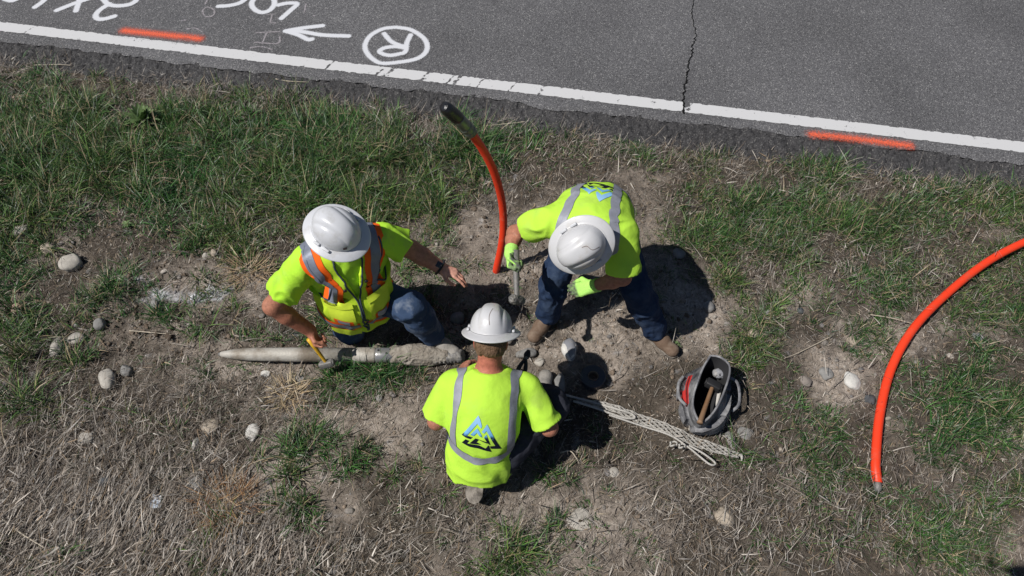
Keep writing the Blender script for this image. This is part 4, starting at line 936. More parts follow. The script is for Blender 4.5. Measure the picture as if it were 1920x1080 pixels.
F = Field(A(hc3)-.17, A(hc3)+.17, .0045); F.ell(hc3+up3*.012-fw3*.018, (.080,.098,.106), (s3, fw3, up3), 0); F.cap(hc3-fw3*.045-up3*.03, hc3-fw3*.040-up3*.058, .060, .052, k=.03, flat=fw3, ratio=.8)
F.plane(A(hc3+fw3*.0-up3*.0), A(unit(fw3*.9-up3*.25))); F.plane(A(hc3-up3*.064), A(unit(-up3-fw3*.15))); F.plane(A(hc3+up3*.06), A(up3)); F.wrinkle(.006, 45, 4, (s3, fw3, up3), (1,1,.25)); link('hair', F.mesh('hair', 0), M_hair, root)
GRIP3 = at(978,694,.485)
# ================================================================== THINGS
gh = lambda p: float(ground_h(np.array([p.x]), np.array([p.y]))[0])
def gnd(px, py, dz=0.0):
    p = at(px, py, 0)
    for _ in range(3): p = at(px, py, gh(p)+dz)
    return p
M_orange_pipe = mat('orange_conduit', (.80,.050,.014), 0.42, spec=.45, col2=(.46,.10,.055), vscale=11, thr=(.53,.80), bump=.06, bscale=40)
M_orange_dirty = mat('orange_conduit_scuffed', (.76,.048,.014), 0.45, spec=.45, col2=(.62,.17,.10), vscale=13, thr=(.60,.80), bump=.05, bscale=60)
M_coupling = mat('grey_coupling', (.17,.185,.155), 0.38, metal=.5, spec=.5, var=.2, vscale=25)
M_blackplastic = mat('black_plastic_wrap', (.012,.012,.014), 0.28, spec=.6, bump=.5, bscale=70)
M_mark = mat('white_pipe_print', (.70,.52,.52), 0.6)
M_steel = mat('dusty_grey_steel', (.42,.395,.35), 0.62, metal=.1, spec=.5, col2=(.20,.165,.125), vscale=5, thr=(.42,.62), bump=.25, bscale=70)
M_steel2 = mat('bare_grey_steel', (.34,.335,.33), 0.30, metal=.55, spec=.5, col2=(.18,.15,.12), vscale=7, thr=(.52,.75), bump=.08, bscale=60)
M_mud = mat('caked_mud', (.31,.28,.24), 0.95, spec=.1, col2=(.19,.165,.135), vscale=16, thr=(.4,.65), bump=.9, bscale=70)
M_iron = mat('dull_iron', (.16,.155,.15), 0.6, metal=.3, spec=.4, col2=(.27,.25,.22), vscale=30, thr=(.45,.7), bump=.4, bscale=90)
M_yellow = mat('yellow_fibreglass', (.62,.36,.02), 0.45, var=.1, vscale=20)
M_wood = mat('hickory_handle', (.23,.14,.08), 0.65, spec=.35, col2=(.18,.095,.045), vscale=9, thr=(.4,.65), stretch=(1,1,1))
M_rubber = mat('black_rubber', (.015,.015,.016), 0.6)
M_canvas = mat('black_dusty_canvas', (.040,.041,.046), 0.92, spec=.15, col2=(.24,.24,.245), vscale=9, thr=(.36,.58), bump=.45, bscale=70)
M_canvas_l = mat('grey_dusty_canvas', (.13,.13,.14), 0.92, spec=.15, col2=(.30,.30,.305), vscale=14, thr=(.42,.65), bump=.4, bscale=80)
M_red = mat('red_canvas', (.52,.025,.022), 0.8, col2=(.34,.18,.16), vscale=16, thr=(.60,.80))
M_rope = mat('grey_rope', (.45,.43,.395), 0.9, spec=.1, var=.15, vscale=60, bump=.6, bscale=220)
M_tape_grey = mat('grey_duct_tape', (.22,.225,.245), 0.55, spec=.35, col2=(.30,.29,.28), vscale=18, thr=(.5,.7), bump=.15, bscale=60)
M_stone_s = mat('river_stone', (1,1,1), 0.75, spec=.3, attr='col', var=.16, vscale=14, bump=.18, bscale=110, detail=8)
M_leaf = mat('weed_leaf', (.115,.175,.065), 0.55, spec=.35, var=.3, vscale=20)
M_paper = mat('pale_blue_plastic', (.42,.50,.62), 0.5, col2=(.62,.64,.66), vscale=60, thr=(.45,.55))
M_drone = mat('grey_drone_shell', (.10,.10,.105), 0.5)

# ---- standing conduit
pts = [at(927,522,-.10), at(929,512,0.0), at(940,462,.25), at(944,420,.44), at(940,372,.66), at(926,322,.90), at(905,280,1.09), at(880,244,1.25)]
root = empty('conduit', pts[1], 'orange conduit standing out of the pit, black wrapped top end', 'conduit')
obj('pipe', *tube(pts, .0240, 24, 70), M_orange_dirty, root)
p0, p1, p2 = at(884,249,1.232), at(858,221,1.37), at(832,199,1.47)
obj('coupling', *tube([p0, p0.lerp(p1, .5), p1], .0345, 28, 10), M_coupling, root)
obj('black_cap', *tube([p1.lerp(p0, .04), p1.lerp(p2, .45), p1.lerp(p2, .8), p2], [.0355,.0360,.0345,.026], 24, 16), M_blackplastic, root)
for t in (.18, .42): c = p0.lerp(p1, t); d_ = unit(p1-p0); obj('coupling_ring', *tube([c-d_*.004, c+d_*.004], .0362, 28), M_coupling, root)
bq = bvh_of([o for o in root.children if o.name.startswith('pipe')][0].data)
for a, b_, wd in (((938,442,.34),(940,408,.50),.017), ((934,486,.13),(938,466,.23),.020), ((930,500,.06),(933,492,.10),.024)):
    off_ = V(-.035,-.04,.03); obj('printed_mark', *strip(bq, [at(*a)+off_, at(*b_)+off_], wd, .0012, 18, 4), M_mark, root)
# ---- lying conduit
pp = [(1645,905),(1642,862),(1650,775),(1671,692),(1710,620),(1770,556),(1850,492),(1935,448),(2060,400),(2250,345)]
pts = [gnd(x, y, .03+.012*(i > 3)+.02*max(0, i-5)) for i, (x, y) in enumerate(pp)]
root = empty('conduit', pts[2], 'long bright orange conduit lying in a curve on the grass', 'conduit')
obj('pipe', *tube(pts, .0262, 24, 110), M_orange_pipe, root)
d_ = unit(pts[0]-pts[1]); obj('end_plug', *tube([pts[0]-d_*.01, pts[0]+d_*.020, pts[0]+d_*.042, pts[0]+d_*.05], [.0225,.0225,.019,.010], 18), M_iron, root)
obj('plug_eye', *tube([pts[0]+d_*.046+V(0,0,.012)*math.sin(a)+d_*(.012*math.cos(a)) for a in np.linspace(0, 6.28, 14)], .004, 6), M_iron, root)

# ---- piercing tool / drill head on the ground
ZT = .058
a, b = at(418,664,ZT), at(866,667,ZT); ax = (b-a).normalized(); sd = V(-ax.y, ax.x, 0); L = (b-a).length
root = empty('drill_head', (a+b)/2-V(0,0,ZT), 'long grey steel drill head with mud caked on its slanted right end', 'drill head')
T_ = lambda k: a+ax*(L*k)
v, f = tube([T_(-.01), T_(.02), T_(.06), T_(.11), T_(.3), T_(.55)], [.014,.024,.034,.040,.0440,.0450], 32); obj('housing', v, f, M_steel, root)
for i, q in enumerate(v):
    pass
obj('nozzle', *tube([T_(-.018), T_(-.002), T_(.008)], [.010,.016,.014], 14), M_iron, root)
obj('housing_sleeve', *tube([T_(.548), T_(.556), T_(.635), T_(.643)], [.0455,.0475,.0475,.0455], 32), M_steel, root)
obj('battery_cap', *tube([T_(.642), T_(.648), T_(.712), T_(.716), T_(.722), T_(.727)], [.0455,.0470,.0475,.0440,.0440,.0475], 32), M_steel2, root)
for k, s_ in ((.655,.2), (.69,-.3), (.705,.35)):
    c = T_(k)+V(0,0,.0465)+sd*(s_*.04); obj('set_screw', *tube([c-V(0,0,.004), c+V(0,0,.0025)], .0065, 10), M_rubber, root)
F = Field(A(T_(.71))-.13, A(T_(1.0))+.16, .006)
F.cap(T_(.725), T_(.86), .052, .054, k=.02); F.cap(T_(.80)+V(0,0,.006), T_(.93)-V(0,0,.006), .056, .042, k=.03); F.ell(T_(.80)+sd*.012+V(0,0,.008), (.12,.044,.048), (ax, sd, V(0,0,1)), .03)
F.wrinkle(.010, 20, 33); F.wrinkle(.006, 60, 35); obj_m = F.mesh('mud_coat'); link('mud_coat', obj_m, M_mud, root)
F = Field(A(T_(.9))-.13, A(T_(1.0))+.17, .005); c = T_(.965)
F.cap(c-ax*.035+V(0,0,-.008), c+ax*.035+V(0,0,-.004), .046, .043, k=.01, flat=V(.3,0,1), ratio=.9); F.plane(A(c+ax*.06), A(unit(ax+V(0,0,.5))))
for i in range(5):
    q = c+ax*(-.04+.02*i)-sd*.046+V(0,0,.01); F.cap(q-V(0,0,.05), q+V(0,0,.05), .008, k=.004, mode='cut')
F.wrinkle(.006, 40, 36); link('bit', F.mesh('bit'), M_iron, root)
for i in range(9):
    q = T_(.80+.016*i)-sd*.047+V(0,0,.012); obj('tooth', *tube([q, q-sd*.012], [.006,.004], 8), M_iron, root)

# ---- hammers
def hammer(label, g0, g1, hd, L0, m_handle, m_head, r=.0135, head=(.105,.030,.030), face=True, kind='claw', name='hammer', over=.06, grip=None):
    """handle from g0 (butt end, beyond the grip) to g1 (head); hd head axis"""
    d = unit(g1-g0); hx = unit(Vector(hd)-d*Vector(hd).dot(d)); hy = d.cross(hx); root = empty(name, g0, label, 'hammer')
    v, f = tube([g0-d*over, g0, g0.lerp(g1, .5), g1-d*.02, g1+d*.012], [r*1.15,r,r*.88,r*.8,r*.8], 14); obj('handle', v, f, m_handle, root)
    if grip: obj('grip', *tube([g0-d*(over+.002), g0.lerp(g1, .55)], [r*1.3, r*1.12], 14), grip, root)
    h0, h1 = g1-hx*head[0]*.5, g1+hx*head[0]*.5
    if kind == 'ball':
        F = Field(A(g1)-.12, A(g1)+.12, .004); F.cap(g1-hx*.028, g1+hx*.034, .025, .023, k=.006); F.cap(g1-hx*.02, g1-hx*.045, .017, .013, k=.01); F.wrinkle(.007, 50, 5); link('head', F.mesh('head'), m_head, root)
    elif kind == 'sledge':
        R = rotmat(hx, hy, d); v, f = box(g1, (head[0], head[1], head[2]), R, .008); obj('head', v, f, m_head, root)
        for q in (-1, 1): obj('striking_face', *tube([g1+hx*(q*head[0]*.49), g1+hx*(q*head[0]*.56)], head[1]*.43, 16), m_head, root)
    else:
        F = Field(A(g1)-.13, A(g1)+.13, .004); F.cap(g1, g1+hx*.045, .013, .012, k=.01); F.cap(g1+hx*.042, g1+hx*.06, .0165, k=.004); F.cap(g1-hx*.01, g1, .017, k=.01)
        for q in (-1, 1): F.cap(g1-hx*.012, g1-hx*.05+hy*(q*.012)-d*.010, .010, .005, k=.008); F.cap(g1-hx*.05+hy*(q*.012)-d*.010, g1-hx*.072+hy*(q*.018)-d*.028, .006, .004, k=.004)
        link('head', F.mesh('head'), m_head, root)
    return root
g1a, g1b = at(590,651,.265), at(613,682,.132)
hammer('yellow handled hammer held on the drill head by the kneeling worker', g1a, g1b, ax, .2, M_yellow, M_iron, .0125, kind='sledge', head=(.085,.040,.042), over=.07)
d2 = unit(at(970,562,.70)-GRIP2)
hammer('mud caked hammer held down by the bent worker in gloves', GRIP2, at(969,562,.69), (.25,-.65,-.6), .2, M_iron, M_iron, .0185, kind='ball', over=.09)
# pliers in the crouching worker's hand
root = empty('pliers', GRIP3, 'black handled pliers in the crouching worker’s right hand', 'pliers')
j = at(986,672,.50); d_ = unit(j-GRIP3); x_ = unit(d_.cross(V(0,-.6,.8)))
for q in (-1, 1):
    obj('handle', *tube([j, GRIP3+x_*(q*.016)+d_*.02, GRIP3+x_*(q*.020)-d_*.04, GRIP3+x_*(q*.012)-d_*.07], [.008,.012,.012,.009], 10, 18), M_rubber, root)
    obj('jaw', *tube([j, j+d_*.022+x_*(q*.009), j+d_*.05+x_*(q*.003)], [.011,.010,.005], 10, 10), M_rubber, root)
obj('pivot', *tube([j-d_.cross(x_)*.012, j+d_.cross(x_)*.012], .009, 12), M_iron, root)

# ---- tool bag
RIM = [(1332,667),(1318,690),(1308,716),(1301,738),(1299,760),(1305,780),(1314,792),(1326,786),(1340,770),(1352,748),(1362,722),(1368,700),(1367,684),(1356,673),(1344,668)]
zb = gh(at(1335,745)); rim_z = [.27,.265,.255,.25,.25,.245,.235,.24,.245,.25,.255,.262,.268,.272,.272]
loop = smooth_path([at(x, y, zb+z) for (x, y), z in zip(RIM+RIM[:1], rim_z+rim_z[:1])], 61)[:60]
rc = Vector(loop.mean(0)); bc = V(rc.x+.004, rc.y+.012, zb)
root = empty('tool_bag', bc, 'dusty black open tool bag with a red side panel', 'tool bag')
ang = np.arctan2(loop[:,1]-rc.y, loop[:,0]-rc.x)
base = np.stack([bc.x+.125*np.sign(np.cos(ang))*np.abs(np.cos(ang))**.75, bc.y+.175*np.sign(np.sin(ang))*np.abs(np.sin(ang))**.75, np.full(60, zb-.005)], 1)
def wall(o_, inset, name, m, b0=0.0, wob=.018):
    v, f = [], []; n_ = 10
    for k in range(n_+1):
        t = b0+(1-b0)*k/n_; w_ = math.sin(math.pi*t)*(.016 if not inset else .004)
        for i in range(60):
            p = Vector(base[i])*(1-t)+Vector(loop[i])*t; r = Vector((p.x-bc.x-(rc.x-bc.x)*t, p.y-bc.y-(rc.y-bc.y)*t, 0)); l = r.length; r.normalize()
            v.append(p+r*(w_-inset+wob*float(noise3(p.x*14, p.y*14, p.z*14, 4))*math.sin(math.pi*min(1, t*1.0))))
    for k in range(n_):
        for i in range(60): f.append((k*60+i, k*60+(i+1) % 60, (k+1)*60+(i+1) % 60, (k+1)*60+i))
    if not inset: f.append(tuple(range(60))[::-1])
    else: f = [q[::-1] for q in f]; f.append(tuple(range(60)))
    return obj(name, v, f, m, root)
sh_o = wall(0, 0, 'shell', M_canvas); wall(0, .010, 'lining', mat('dark_lining', (.018,.018,.02), .95), .10)
obj('rim', *tube([*loop, loop[0], loop[1]], .0065, 8, caps=False), M_canvas_l, root)
bb = bvh_of(sh_o.data)
def bag_patch(name, c, wdt, hgt, dirn, off, m, z0):
    d = unit(dirn); e = V(-d.y, d.x, 0); v, f = patch(bb, V(bc.x, bc.y, zb+z0)-d*.0+e*(c-wdt/2)-d*.2, e*wdt, V(0,0,hgt), 10, 10, d, off)
    n_ = len(v); v2 = v+[p+d*(off+.01) for p in v]; f2 = f+[tuple(n_+i for i in q[::-1]) for q in f]
    edge = [i for i in range(10)]+[10*k+9 for k in range(1, 10)]+[90+i for i in range(8, -1, -1)]+[10*k for k in range(8, 0, -1)]
    f2 += [(edge[i], edge[(i+1) % len(edge)], n_+edge[(i+1) % len(edge)], n_+edge[i]) for i in range(len(edge))]
    return obj(name, v2, f2, m, root)
bag_patch('red_panel', .02, .17, .13, (1,.06,0), .010, M_red, .04)
bag_patch('side_pocket', .075, .10, .13, (1,.1,0), .026, M_canvas, .02); bag_patch('side_pocket', -.08, .10, .11, (1,.1,0), .024, M_canvas_l, .02)
bag_patch('side_pocket', .06, .13, .14, (-1,.05,0), .030, M_canvas, .02); bag_patch('side_pocket', -.08, .12, .12, (-1,-.1,0), .026, M_canvas_l, .02)
bag_patch('end_pocket', .0, .17, .12, (0,1,0), .026, M_canvas_l, .02)
c = V(bc.x+.15, bc.y, zb+.12); obj('strap_loop', *tube([c+V(-.012,.085,.06), c+V(.028,.06,.05), c+V(.040,0,.02), c+V(.028,-.06,.0), c+V(-.01,-.09,-.02)], .010, 8, 26, flat=.45), M_canvas_l, root)
c = V(bc.x-.145, bc.y, zb+.14); obj('strap_loop', *tube([c+V(.012,.09,.05), c+V(-.018,.05,.03), c+V(-.022,-.03,.02), c+V(.01,-.08,.02)], .009, 8, 22, flat=.5), M_canvas, root)
hg0, hg1 = at(1313,790,zb+.262), at(1337,722,zb+.215)
hammer('wooden handled hammer with a black head lying in the tool bag', hg0, hg1, (.75,.45,-.2), .3, M_wood, M_rubber, .0145, kind='sledge', head=(.085,.045,.05), over=.012)
p0, p1 = at(1352,722,zb+.19), at(1340,771,zb+.13)
root = empty('cold_chisel', p1, 'pale dusty chisel beside the hammer in the tool bag', 'chisel')
obj('shank', *tube([p0, p0.lerp(p1, .3), p0.lerp(p1, .8)], .0125, 6, 8), mat('chalky_steel', (.45,.43,.40), .7, var=.15, vscale=30), root); obj('blade', *tube([p0.lerp(p1, .8), p1], [.0125,.011], 6, flat=.5), M_iron, root)
p0 = at(1349,700,zb+.16)
F = Field(A(p0)-.08, A(p0)+.08, .004); F.ell(p0, (.040,.030,.026)); F.cap(p0+V(0,0,-.05), p0+V(0,-.03,.05), .009, k=0, mode='cut'); F.wrinkle(.006, 40, 12)
root = tag(link('steel_fitting', F.mesh('steel_fitting'), M_tape_grey), 'grey dusty fitting in the far end of the tool bag', 'fitting')

# ---- cable pulling grip and its rope
A0, A1 = at(1080,752), at(1384,856); d_ = (A1-A0); Lg = d_.length; d_.normalize(); s_ = V(-d_.y, d_.x, 0)
root = empty('pulling_grip', (A0+A1)/2, 'pale woven wire pulling grip stretched out flat on the grass', 'cable grip')
vs = []
for q in (-1, 1):
    for k in range(7):
        pts = []
        for i in range(60):
            t = i/59; an = 2*math.pi*k/7+q*t*Lg/.030*.55; r = .0225*(.55+.45*min(1, t*2.5))*(1-.45*max(0, (t-.80)/.20)**1.5); bend = .018*math.sin(t*6.0)
            z = gh(A0+d_*(Lg*t))+.030; pts.append(A0+d_*(Lg*t)+s_*(math.cos(an)*r*1.25+bend)+V(0,0,z+math.sin(an)*r*.30+q*.0014*math.cos(an*3.5)))
        vs.append(tube(pts, .0024, 5))
obj('woven_mesh', *joinvf(*vs), M_rope, root)
te = A1+V(0,0,gh(A1)+.03); obj('tail_bundle', *tube([te-d_*.02, te+d_*.012, te+d_*.02-s_*.03], [.012,.010,.004], 8, 10), M_rope, root)
def rope(label, pxs, r=.0068, z=.045, extra=()):
    pts = [gnd(x, y, z+(i % 2)*.004) for i, (x, y) in enumerate(pxs)]; root = empty('rope', pts[0], label, 'rope'); obj('cord', *tube(pts, r, 8, len(pts)*12), M_rope, root)
    for x, y, rr in extra:
        c = gnd(x, y, z+.012); obj('knot', *tube([c+V(rr*math.cos(a*1.0)*(1+.25*math.cos(3*a)), rr*.7*math.sin(a)*(1+.25*math.sin(2*a)), .008*math.sin(a*3)) for a in np.linspace(0, 12.0, 40)], r*.9, 7), M_rope, root)
    return root
rope('doubled pale rope running from the crouching worker to the pulling grip', [(1006,724),(1052,738),(1110,754),(1160,768),(1184,776),(1189,784),(1165,782),(1120,766),(1075,752)], extra=())
rope('thin pale rope with knots and a loose loop over the pulling grip', [(1142,778),(1205,799),(1256,816),(1290,838),(1312,856),(1332,871),(1341,868),(1320,851),(1292,835)], .0058, .060, extra=((1262,832,.018),(1278,836,.016)))
# ---- tape roll in the hat's shadow
c = gnd(1111,712,0); root = empty('tape_roll', c, 'dark roll of tape on the soil in the shadow of a hard hat', 'tape roll')
pr = [(.032,.0),(.032,.05),(.036,.054),(.072,.054),(.077,.050),(.077,.0)]; v, f = [], []
for k in range(40):
    for r, z in pr: v.append(c+V(r*math.cos(k*math.pi/20), r*math.sin(k*math.pi/20), z))
for k in range(40):
    for i in range(5): q = (k+1) % 40; f.append((k*6+i, k*6+i+1, q*6+i+1, q*6+i))
obj('roll', v, f, mat('dark_tape', (.045,.05,.065), .5), root, smooth=False)
v = [c+V(r*math.cos(k*math.pi/20), r*math.sin(k*math.pi/20), z) for k in range(40) for r, z in ((.0315,.001),(.0315,.056),(.029,.056),(.029,.001))]
obj('core', v, [(k*4+i, k*4+(i+1) % 4, ((k+1) % 40)*4+(i+1) % 4, ((k+1) % 40)*4+i) for k in range(40) for i in range(4)], mat('cardboard_core', (.22,.17,.12), .9), root, smooth=False)

# ---- stones
def stone(px, py, w_, h_, col, label, rot=0.0, flat=.6, sink=.30, ang=0.0, seed=0, name='stone'):
    c = gnd(px, py); s_ = 330*(1+(py-540)/2600); a_, b_ = w_/2/s_, h_/2/s_/.78
    bm = bmesh.new(); bmesh.ops.create_icosphere(bm, subdivisions=4, radius=1); P = np.array([list(q.co) for q in bm.verts]); r_ = seed*3.71
    n_ = noise3(P[:,0]*1.1+r_, P[:,1]*1.1-r_, P[:,2]*1.1+r_, seed)*.20 + noise3(P[:,0]*2.6, P[:,1]*2.6+r_, P[:,2]*2.6, seed+1)*(.05+.08*ang)+noise3(P[:,0]*9, P[:,1]*9+r_, P[:,2]*9, seed+2)*.012
    P = P*(1+n_)[:, None]
    if ang:
        rg = np.random.default_rng(seed)
        for _ in range(9):
            n = rg.normal(size=3); n /= np.linalg.norm(n); d = P@n-rg.uniform(.50, .78); P = P-np.maximum(d, 0)[:, None]*n*ang
    zr = (a_+b_)/2*flat; P = P*np.array([a_, b_, zr]); ca, sa = math.cos(rot), math.sin(rot); P = np.stack([P[:,0]*ca-P[:,1]*sa, P[:,0]*sa+P[:,1]*ca, P[:,2]], 1)+A(c)+np.array([0,0,zr*(1-2*min(.46,sink+.03))])
    bm.verts.index_update(); me = mesh(name, P, [[y.index for y in q.verts] for q in bm.faces]); bm.free()
    k = noise3(P[:,0]*40, P[:,1]*40, P[:,2]*40, seed+4)*.5+noise3(P[:,0]*110, P[:,1]*110, P[:,2]*110, seed+5)*.3; set_col(me, np.clip(np.array(col)*(1+.18*k[:, None]), .01, 1))
    return tag(link(name, me, M_stone_s), label, 'stone', 'loose river stones on the verge')
PALE, TAN, GREY, DARK, WHITE, PINK = (.36,.335,.295), (.33,.28,.22), (.205,.20,.19), (.07,.075,.08), (.52,.505,.47), (.36,.255,.20)
ST = [(42,434,40,26,PALE,'pale flat stone half hidden in grass at the left edge',.3,.55,.35,0),(93,468,30,22,TAN,'small tan stone just above the largest pale stone',.1,.7,.2,0),
 (136,494,52,42,PALE,'largest pale stone among the grass on the left',.2,.6,.3,.5),(34,579,26,18,PINK,'small pinkish stone alone near the left edge',0,.6,.25,0),
 (190,611,25,23,GREY,'round grey cobble on the crumbly dug soil',0,.8,.15,0),(145,637,34,22,PALE,'oval pale cobble left of the round grey one',.5,.6,.25,0),
 (107,655,27,40,PALE,'upright oval stone at the left end of the cobble row',.1,.55,.35,.2),(240,697,28,30,GREY,'angular grey stone with sharp edges below the dug soil',.4,.7,.2,.9),
 (202,712,34,38,PALE,'pale stone crossed by straw left of the angular grey stone',.3,.6,.3,0),(162,822,34,27,PALE,'pale stone sunk in brown weeds on the left',.2,.5,.4,0),
 (474,811,34,34,WHITE,'whitish stone in dark dead weeds left of the crouching worker',0,.6,.3,.3),(395,800,36,28,TAN,'tan stone buried among dark dead weeds',.6,.5,.4,0),
 (368,834,14,24,WHITE,'thin white stone standing in dark weeds',0,.8,.2,.4),(201,905,28,22,DARK,'smooth dark grey cobble on flattened straw',.3,.7,.2,0),
 (370,908,36,32,GREY,'grey flat stone above the orange dry clump',.4,.45,.4,.3),(1595,716,36,33,WHITE,'round whitish cobble on bare soil by the orange conduit',.1,.55,.25,0),
 (1548,702,28,23,GREY,'grey cobble left of the round whitish one',.4,.55,.3,0),(1510,715,22,20,(.20,.175,.155),'brownish cobble half in the grass left of the grey one',.2,.55,.35,0),
 (1628,748,28,26,DARK,'dark slate chip under the round whitish cobble',-.6,.4,.3,.9),(1500,584,15,13,DARK,'small dark pebble on soil beyond the tool bag',0,.7,.2,0),
 (1598,640,24,19,TAN,'tan stone flush in the soil above the cobbles',.3,.4,.45,0),(1360,972,40,36,TAN,'square tan stone in the dry grass at the bottom',.4,.55,.3,.9),
 (1397,812,36,36,GREY,'larger grey slate slab right of the pulling grip tip',.7,.35,.35,.9),(1370,826,20,36,GREY,'narrow grey slate slab at the pulling grip tip',.2,.35,.35,.9),
 (598,216,20,15,PALE,'small pale stone in the grass near the road left of the standing conduit',.1,.7,.25,0),(37,184,34,20,PINK,'pinkish stone in grass near the road edge at the left',.1,.5,.4,0),
 (712,747,15,15,GREY,'small grey stone below the drill head',0,.7,.2,0),(498,702,26,14,WHITE,'white stone chip under the drill head',.3,.5,.3,.6),(560,712,30,15,GREY,'flat grey stone in grass under the drill head',.1,.45,.4,.3),
 (1150,886,24,18,PALE,'pale stone in straw right of the crouching worker',.2,.5,.4,0),(1328,577,24,22,(.20,.195,.19),'grey cobble at the edge of the bent worker’s shadow',.2,.7,.2,0),
 (1272,478,26,22,GREY,'grey cobble at the top of the bent worker’s shadow',.2,.7,.2,0),(858,600,34,26,(.2,.19,.18),'grey stone in the shaded pit',.1,.7,.2,.2),
 (1050,722,28,36,GREY,'jagged grey stone beside the tape roll',.2,.8,.2,.9),(1412,626,26,20,TAN,'tan stone right of the bent worker’s shadow',.3,.5,.35,.4),(1832,632,32,18,(.17,.18,.18),'flat slate stone in the grass right of the conduit',.1,.4,.4,.6),
 (985,664,46,20,GREY,'long grey clod by the hard hat of the crouching worker',.15,.6,.25,.4),(1012,680,26,16,PALE,'pale clod right of the black handled pliers',.3,.6,.25,.4),(950,640,34,18,(.19,.17,.15),'brown clod behind the white hard hat of the crouching worker',.2,.7,.2,.5),
 (1090,978,58,46,PALE,'broad pale stone sunk flush in the bottom soil',.2,.25,.42,.3),(292,572,18,15,GREY,'grey pebble under the white painted patch',.1,.8,.15,0),(386,482,14,12,PALE,'pale pebble above the white painted patch',.1,.8,.2,0),(402,476,13,15,TAN,'tan pebble on the mound above the white painted patch',.4,.8,.2,0),
 (1440,588,14,12,GREY,'tiny grey stone on soil beyond the dark pebble',0,.7,.2,0)]
KEEP_ST = []
for i, t in enumerate(ST): stone(*t[:5], t[5], t[6], t[7], t[8], t[9], seed=i+1)
ro = stone(1066,661,36,44,(.58,.565,.53),'white stone with a torn strip of grey tape over it',.15,.75,.15,.3,seed=77); bs = bvh_of(ro.data)
c = gnd(1066,661)
tp = empty('torn_tape', c, 'torn strip of grey duct tape draped over a white stone', 'tape')
v, f = strip(bs, [c+V(-.02,.06,.02), c+V(.0,.03,.08), c+V(.012,-.01,.08), c+V(.012,-.05,.04), c+V(.022,-.09,.012)], .055, .004, 26, 7); obj('band', v, f, M_tape_grey, tp)
v, f = strip(bs, [c+V(.0,.05,.05), c+V(.045,.02,.05), c+V(.06,-.03,.02)], .035, .006, 18, 5); obj('loose_flap', v, f, M_tape_grey, tp)

# ---- dry orange clump, leafy weeds, twigs and litter
def clump(name, px, py, n, r, cols, ln, label, cat, m=M_straw, lean=(.9,1.65), wid=(.003,.006), kcurl=.4):
    c = gnd(px, py); a_ = RNG.uniform(0, 6.28, n); rr = r*np.sqrt(RNG.uniform(0, 1, n)); x, y = c.x+rr*np.cos(a_), c.y+rr*.8*np.sin(a_)
    col = np.array(cols)[RNG.integers(0, len(cols), n)]*RNG.uniform(.7, 1.3, n)[:, None]
    o = ribbons(name, np.stack([x, y, ground_h(x, y)+RNG.uniform(0, .03, n)], 1), np.where(RNG.uniform(0,1,n) < .5, a_, RNG.uniform(0, 6.28, n)), RNG.uniform(*ln, n), RNG.uniform(*lean, n), RNG.normal(0, kcurl, n), RNG.uniform(*wid, n), col, m)
    if 'kind' in o: del o['kind']
    return tag(o, label, cat)
clump('dry_clump', 425, 945, 330, .17, [(.28,.155,.07),(.33,.215,.11),(.19,.10,.05),(.30,.24,.17)], (.04,.15), 'orange brown dry grass clump on the flattened straw', 'grass clump')
clump('dry_clump', 545, 742, 150, .11, [(.40,.32,.20),(.33,.24,.14)], (.06,.15), 'straw coloured dry clump left of the drill head’s grass', 'grass clump')
clump('dry_clump', 470, 510, 160, .12, [(.36,.27,.17),(.28,.19,.11)], (.06,.18), 'loose dry clump left of the kneeling worker’s sleeve', 'grass clump')
def weed(px, py, label, n=16, L=.10, up=.5):
    c = gnd(px, py); root = empty('broadleaf_weed', c, label, 'weed'); vs = []
    for i in range(n):
        a_ = i*2.4+RNG.uniform(-.3, .3); l = L*RNG.uniform(.6, 1.1); el = RNG.uniform(.2, 1.0)*up*1.5; d = V(math.cos(a_)*math.cos(el), math.sin(a_)*math.cos(el), math.sin(el)); sd = V(-math.sin(a_), math.cos(a_), 0); v = []
        for k in range(7):
            t = k/6; p = c+V(0,0,.01+.3*L)+d*(l*t)-V(0,0,.04*t*t*(l/L)); w_ = .012*(L/.1)*math.sin(math.pi*min(1, t**.7*.97+.03))
            v += [p-sd*w_+V(0,0,.005), p, p+sd*w_+V(0,0,.005)]
        vs.append((v, [(3*k+j, 3*k+j+1, 3*k+j+4, 3*k+j+3) for k in range(6) for j in (0, 1)]))
    obj('foliage', *joinvf(*vs), M_leaf, root); obj('stem', *tube([c-V(0,0,.02), c+V(0,0,.03+.3*L)], .004, 6), M_leaf, root)
weed(277,236,'broad leafed weed rising from the green grass near the road',44,.17,.9); weed(243,425,'small rounded weed in the grass above the painted patch',14,.06); weed(1265,650,'small leafy weed at the toe of the bent worker’s boot',14,.06); weed(30,290,'leafy weed in the thick grass at the left edge',16,.10)
def stalk(pxs, r, label, m, z=.02, name='dry_stalk', rd_=False):
    pts = [at(x, y, ZR+z-.012) if rd_ else gnd(x, y, z) for x, y in pxs]; o = obj(name, *tube(pts, [r, r*.9, r*.5], 6, 14), m); return tag(o, label, name.split('_')[-1])
M_stalk = mat('pale_stalk', (.46,.40,.31), .7, var=.15); M_twig = mat('grey_twig', (.14,.115,.09), .85, var=.2, vscale=30)
stalk([(517,148),(540,152),(579,154)], .0038, 'pale straw lying on the crumbling asphalt edge', M_stalk, -.015, rd_=True)
stalk([(64,122),(95,121),(135,122)], .0035, 'pale straw along the road edge at the left', M_stalk, -.02, rd_=True)
stalk([(985,148+80),(950,232),(905,236)], .0035, 'pale straw right of the black wrapped conduit top', M_stalk, .03)
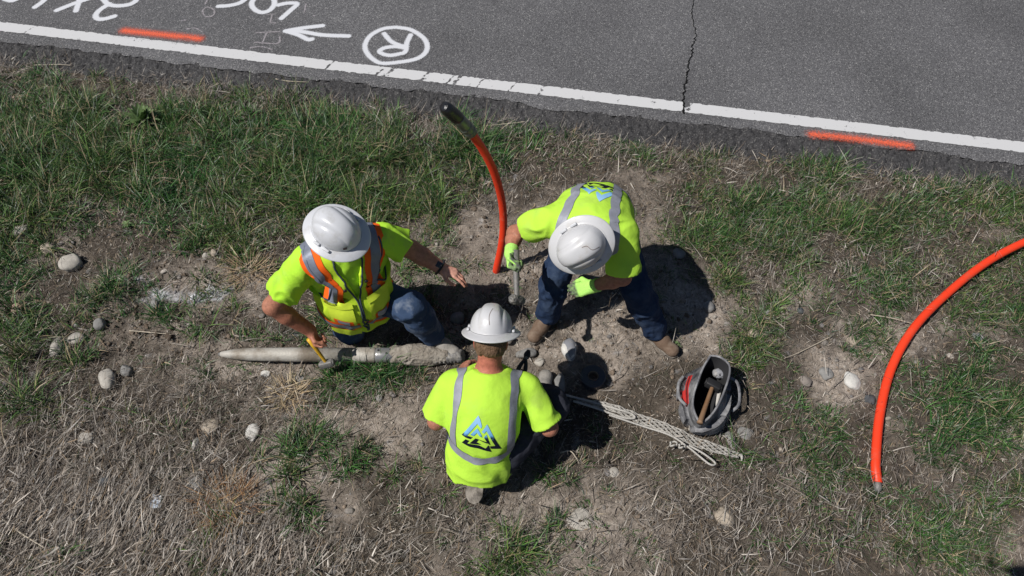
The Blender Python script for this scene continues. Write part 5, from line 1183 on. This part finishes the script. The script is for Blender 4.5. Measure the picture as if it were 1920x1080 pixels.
stalk([(1632,590),(1670,596),(1712,607)], .0036, 'pale bent stalks touching the orange conduit', M_stalk, .03); stalk([(1560,690-60),(1500,660),(1470,672)], .003, 'thin curved stalk on the soil near the cobbles', M_stalk)
stalk([(242,620),(280,623),(322,627)], .0035, 'pale stalk on the crumbly dug soil', M_stalk, .03); stalk([(1050,849),(1070,846),(1085,866)], .0038, 'curled pale stalk at the crouching worker’s shadow', M_stalk, .03)
stalk([(176,1068),(215,1030),(240,995)], .006, 'grey twig on the flattened straw at bottom left', M_twig, .03, 'grey_twig'); stalk([(505,1000),(545,975),(568,945)], .006, 'dark twig right of the orange dry clump', M_twig, .03, 'grey_twig')
stalk([(0,970),(40,1000),(85,1028)], .005, 'pale twig in the bottom left corner', M_stalk, .03, 'grey_twig')
c = gnd(293,940,.02); v = [c+V((i-3)*.009+.004*math.sin(j*2.1), (j-3)*.012+.003*math.cos(i*2), .010*math.sin(i*1.7+j*1.1)) for j in range(7) for i in range(7)]
tag(obj('litter_scrap', v, [(j*7+i, j*7+i+1, j*7+i+8, j*7+i+7) for j in range(6) for i in range(6)], M_paper), 'pale blue plastic scrap on the straw', 'litter')

# ---- the small drone that hovers at the camera and throws the shadow at bottom right
c = V(-.02, CAM_Y-.13, H_CAM+.085); root = empty('drone', c, 'small grey four rotor drone hovering over the verge, only its shadow in view', 'drone')
obj('shell', *box(c, (.10,.20,.07), None, .02), M_drone, root)
for sx in (-1, 1):
    for sy in (-1, 1):
        e = c+V(sx*.15, sy*.115, .02); ar = obj('arm', *tube([c+V(sx*.04, sy*.06, 0), e], [.012,.009], 8), M_drone, root); obj('motor', *tube([e-V(0,0,.012), e+V(0,0,.02)], .014, 12), M_drone, ar)
        for q in (0, 1): an = .7+q*math.pi+sx*sy*.5+sy; dr = V(math.cos(an), math.sin(an), 0); obj('propeller', *tube([e+V(0,0,.022), e+V(0,0,.024)+dr*.05, e+V(0,0,.022)+dr*.11], [.006,.011,.004], 8, flat=.15), M_drone, ar)
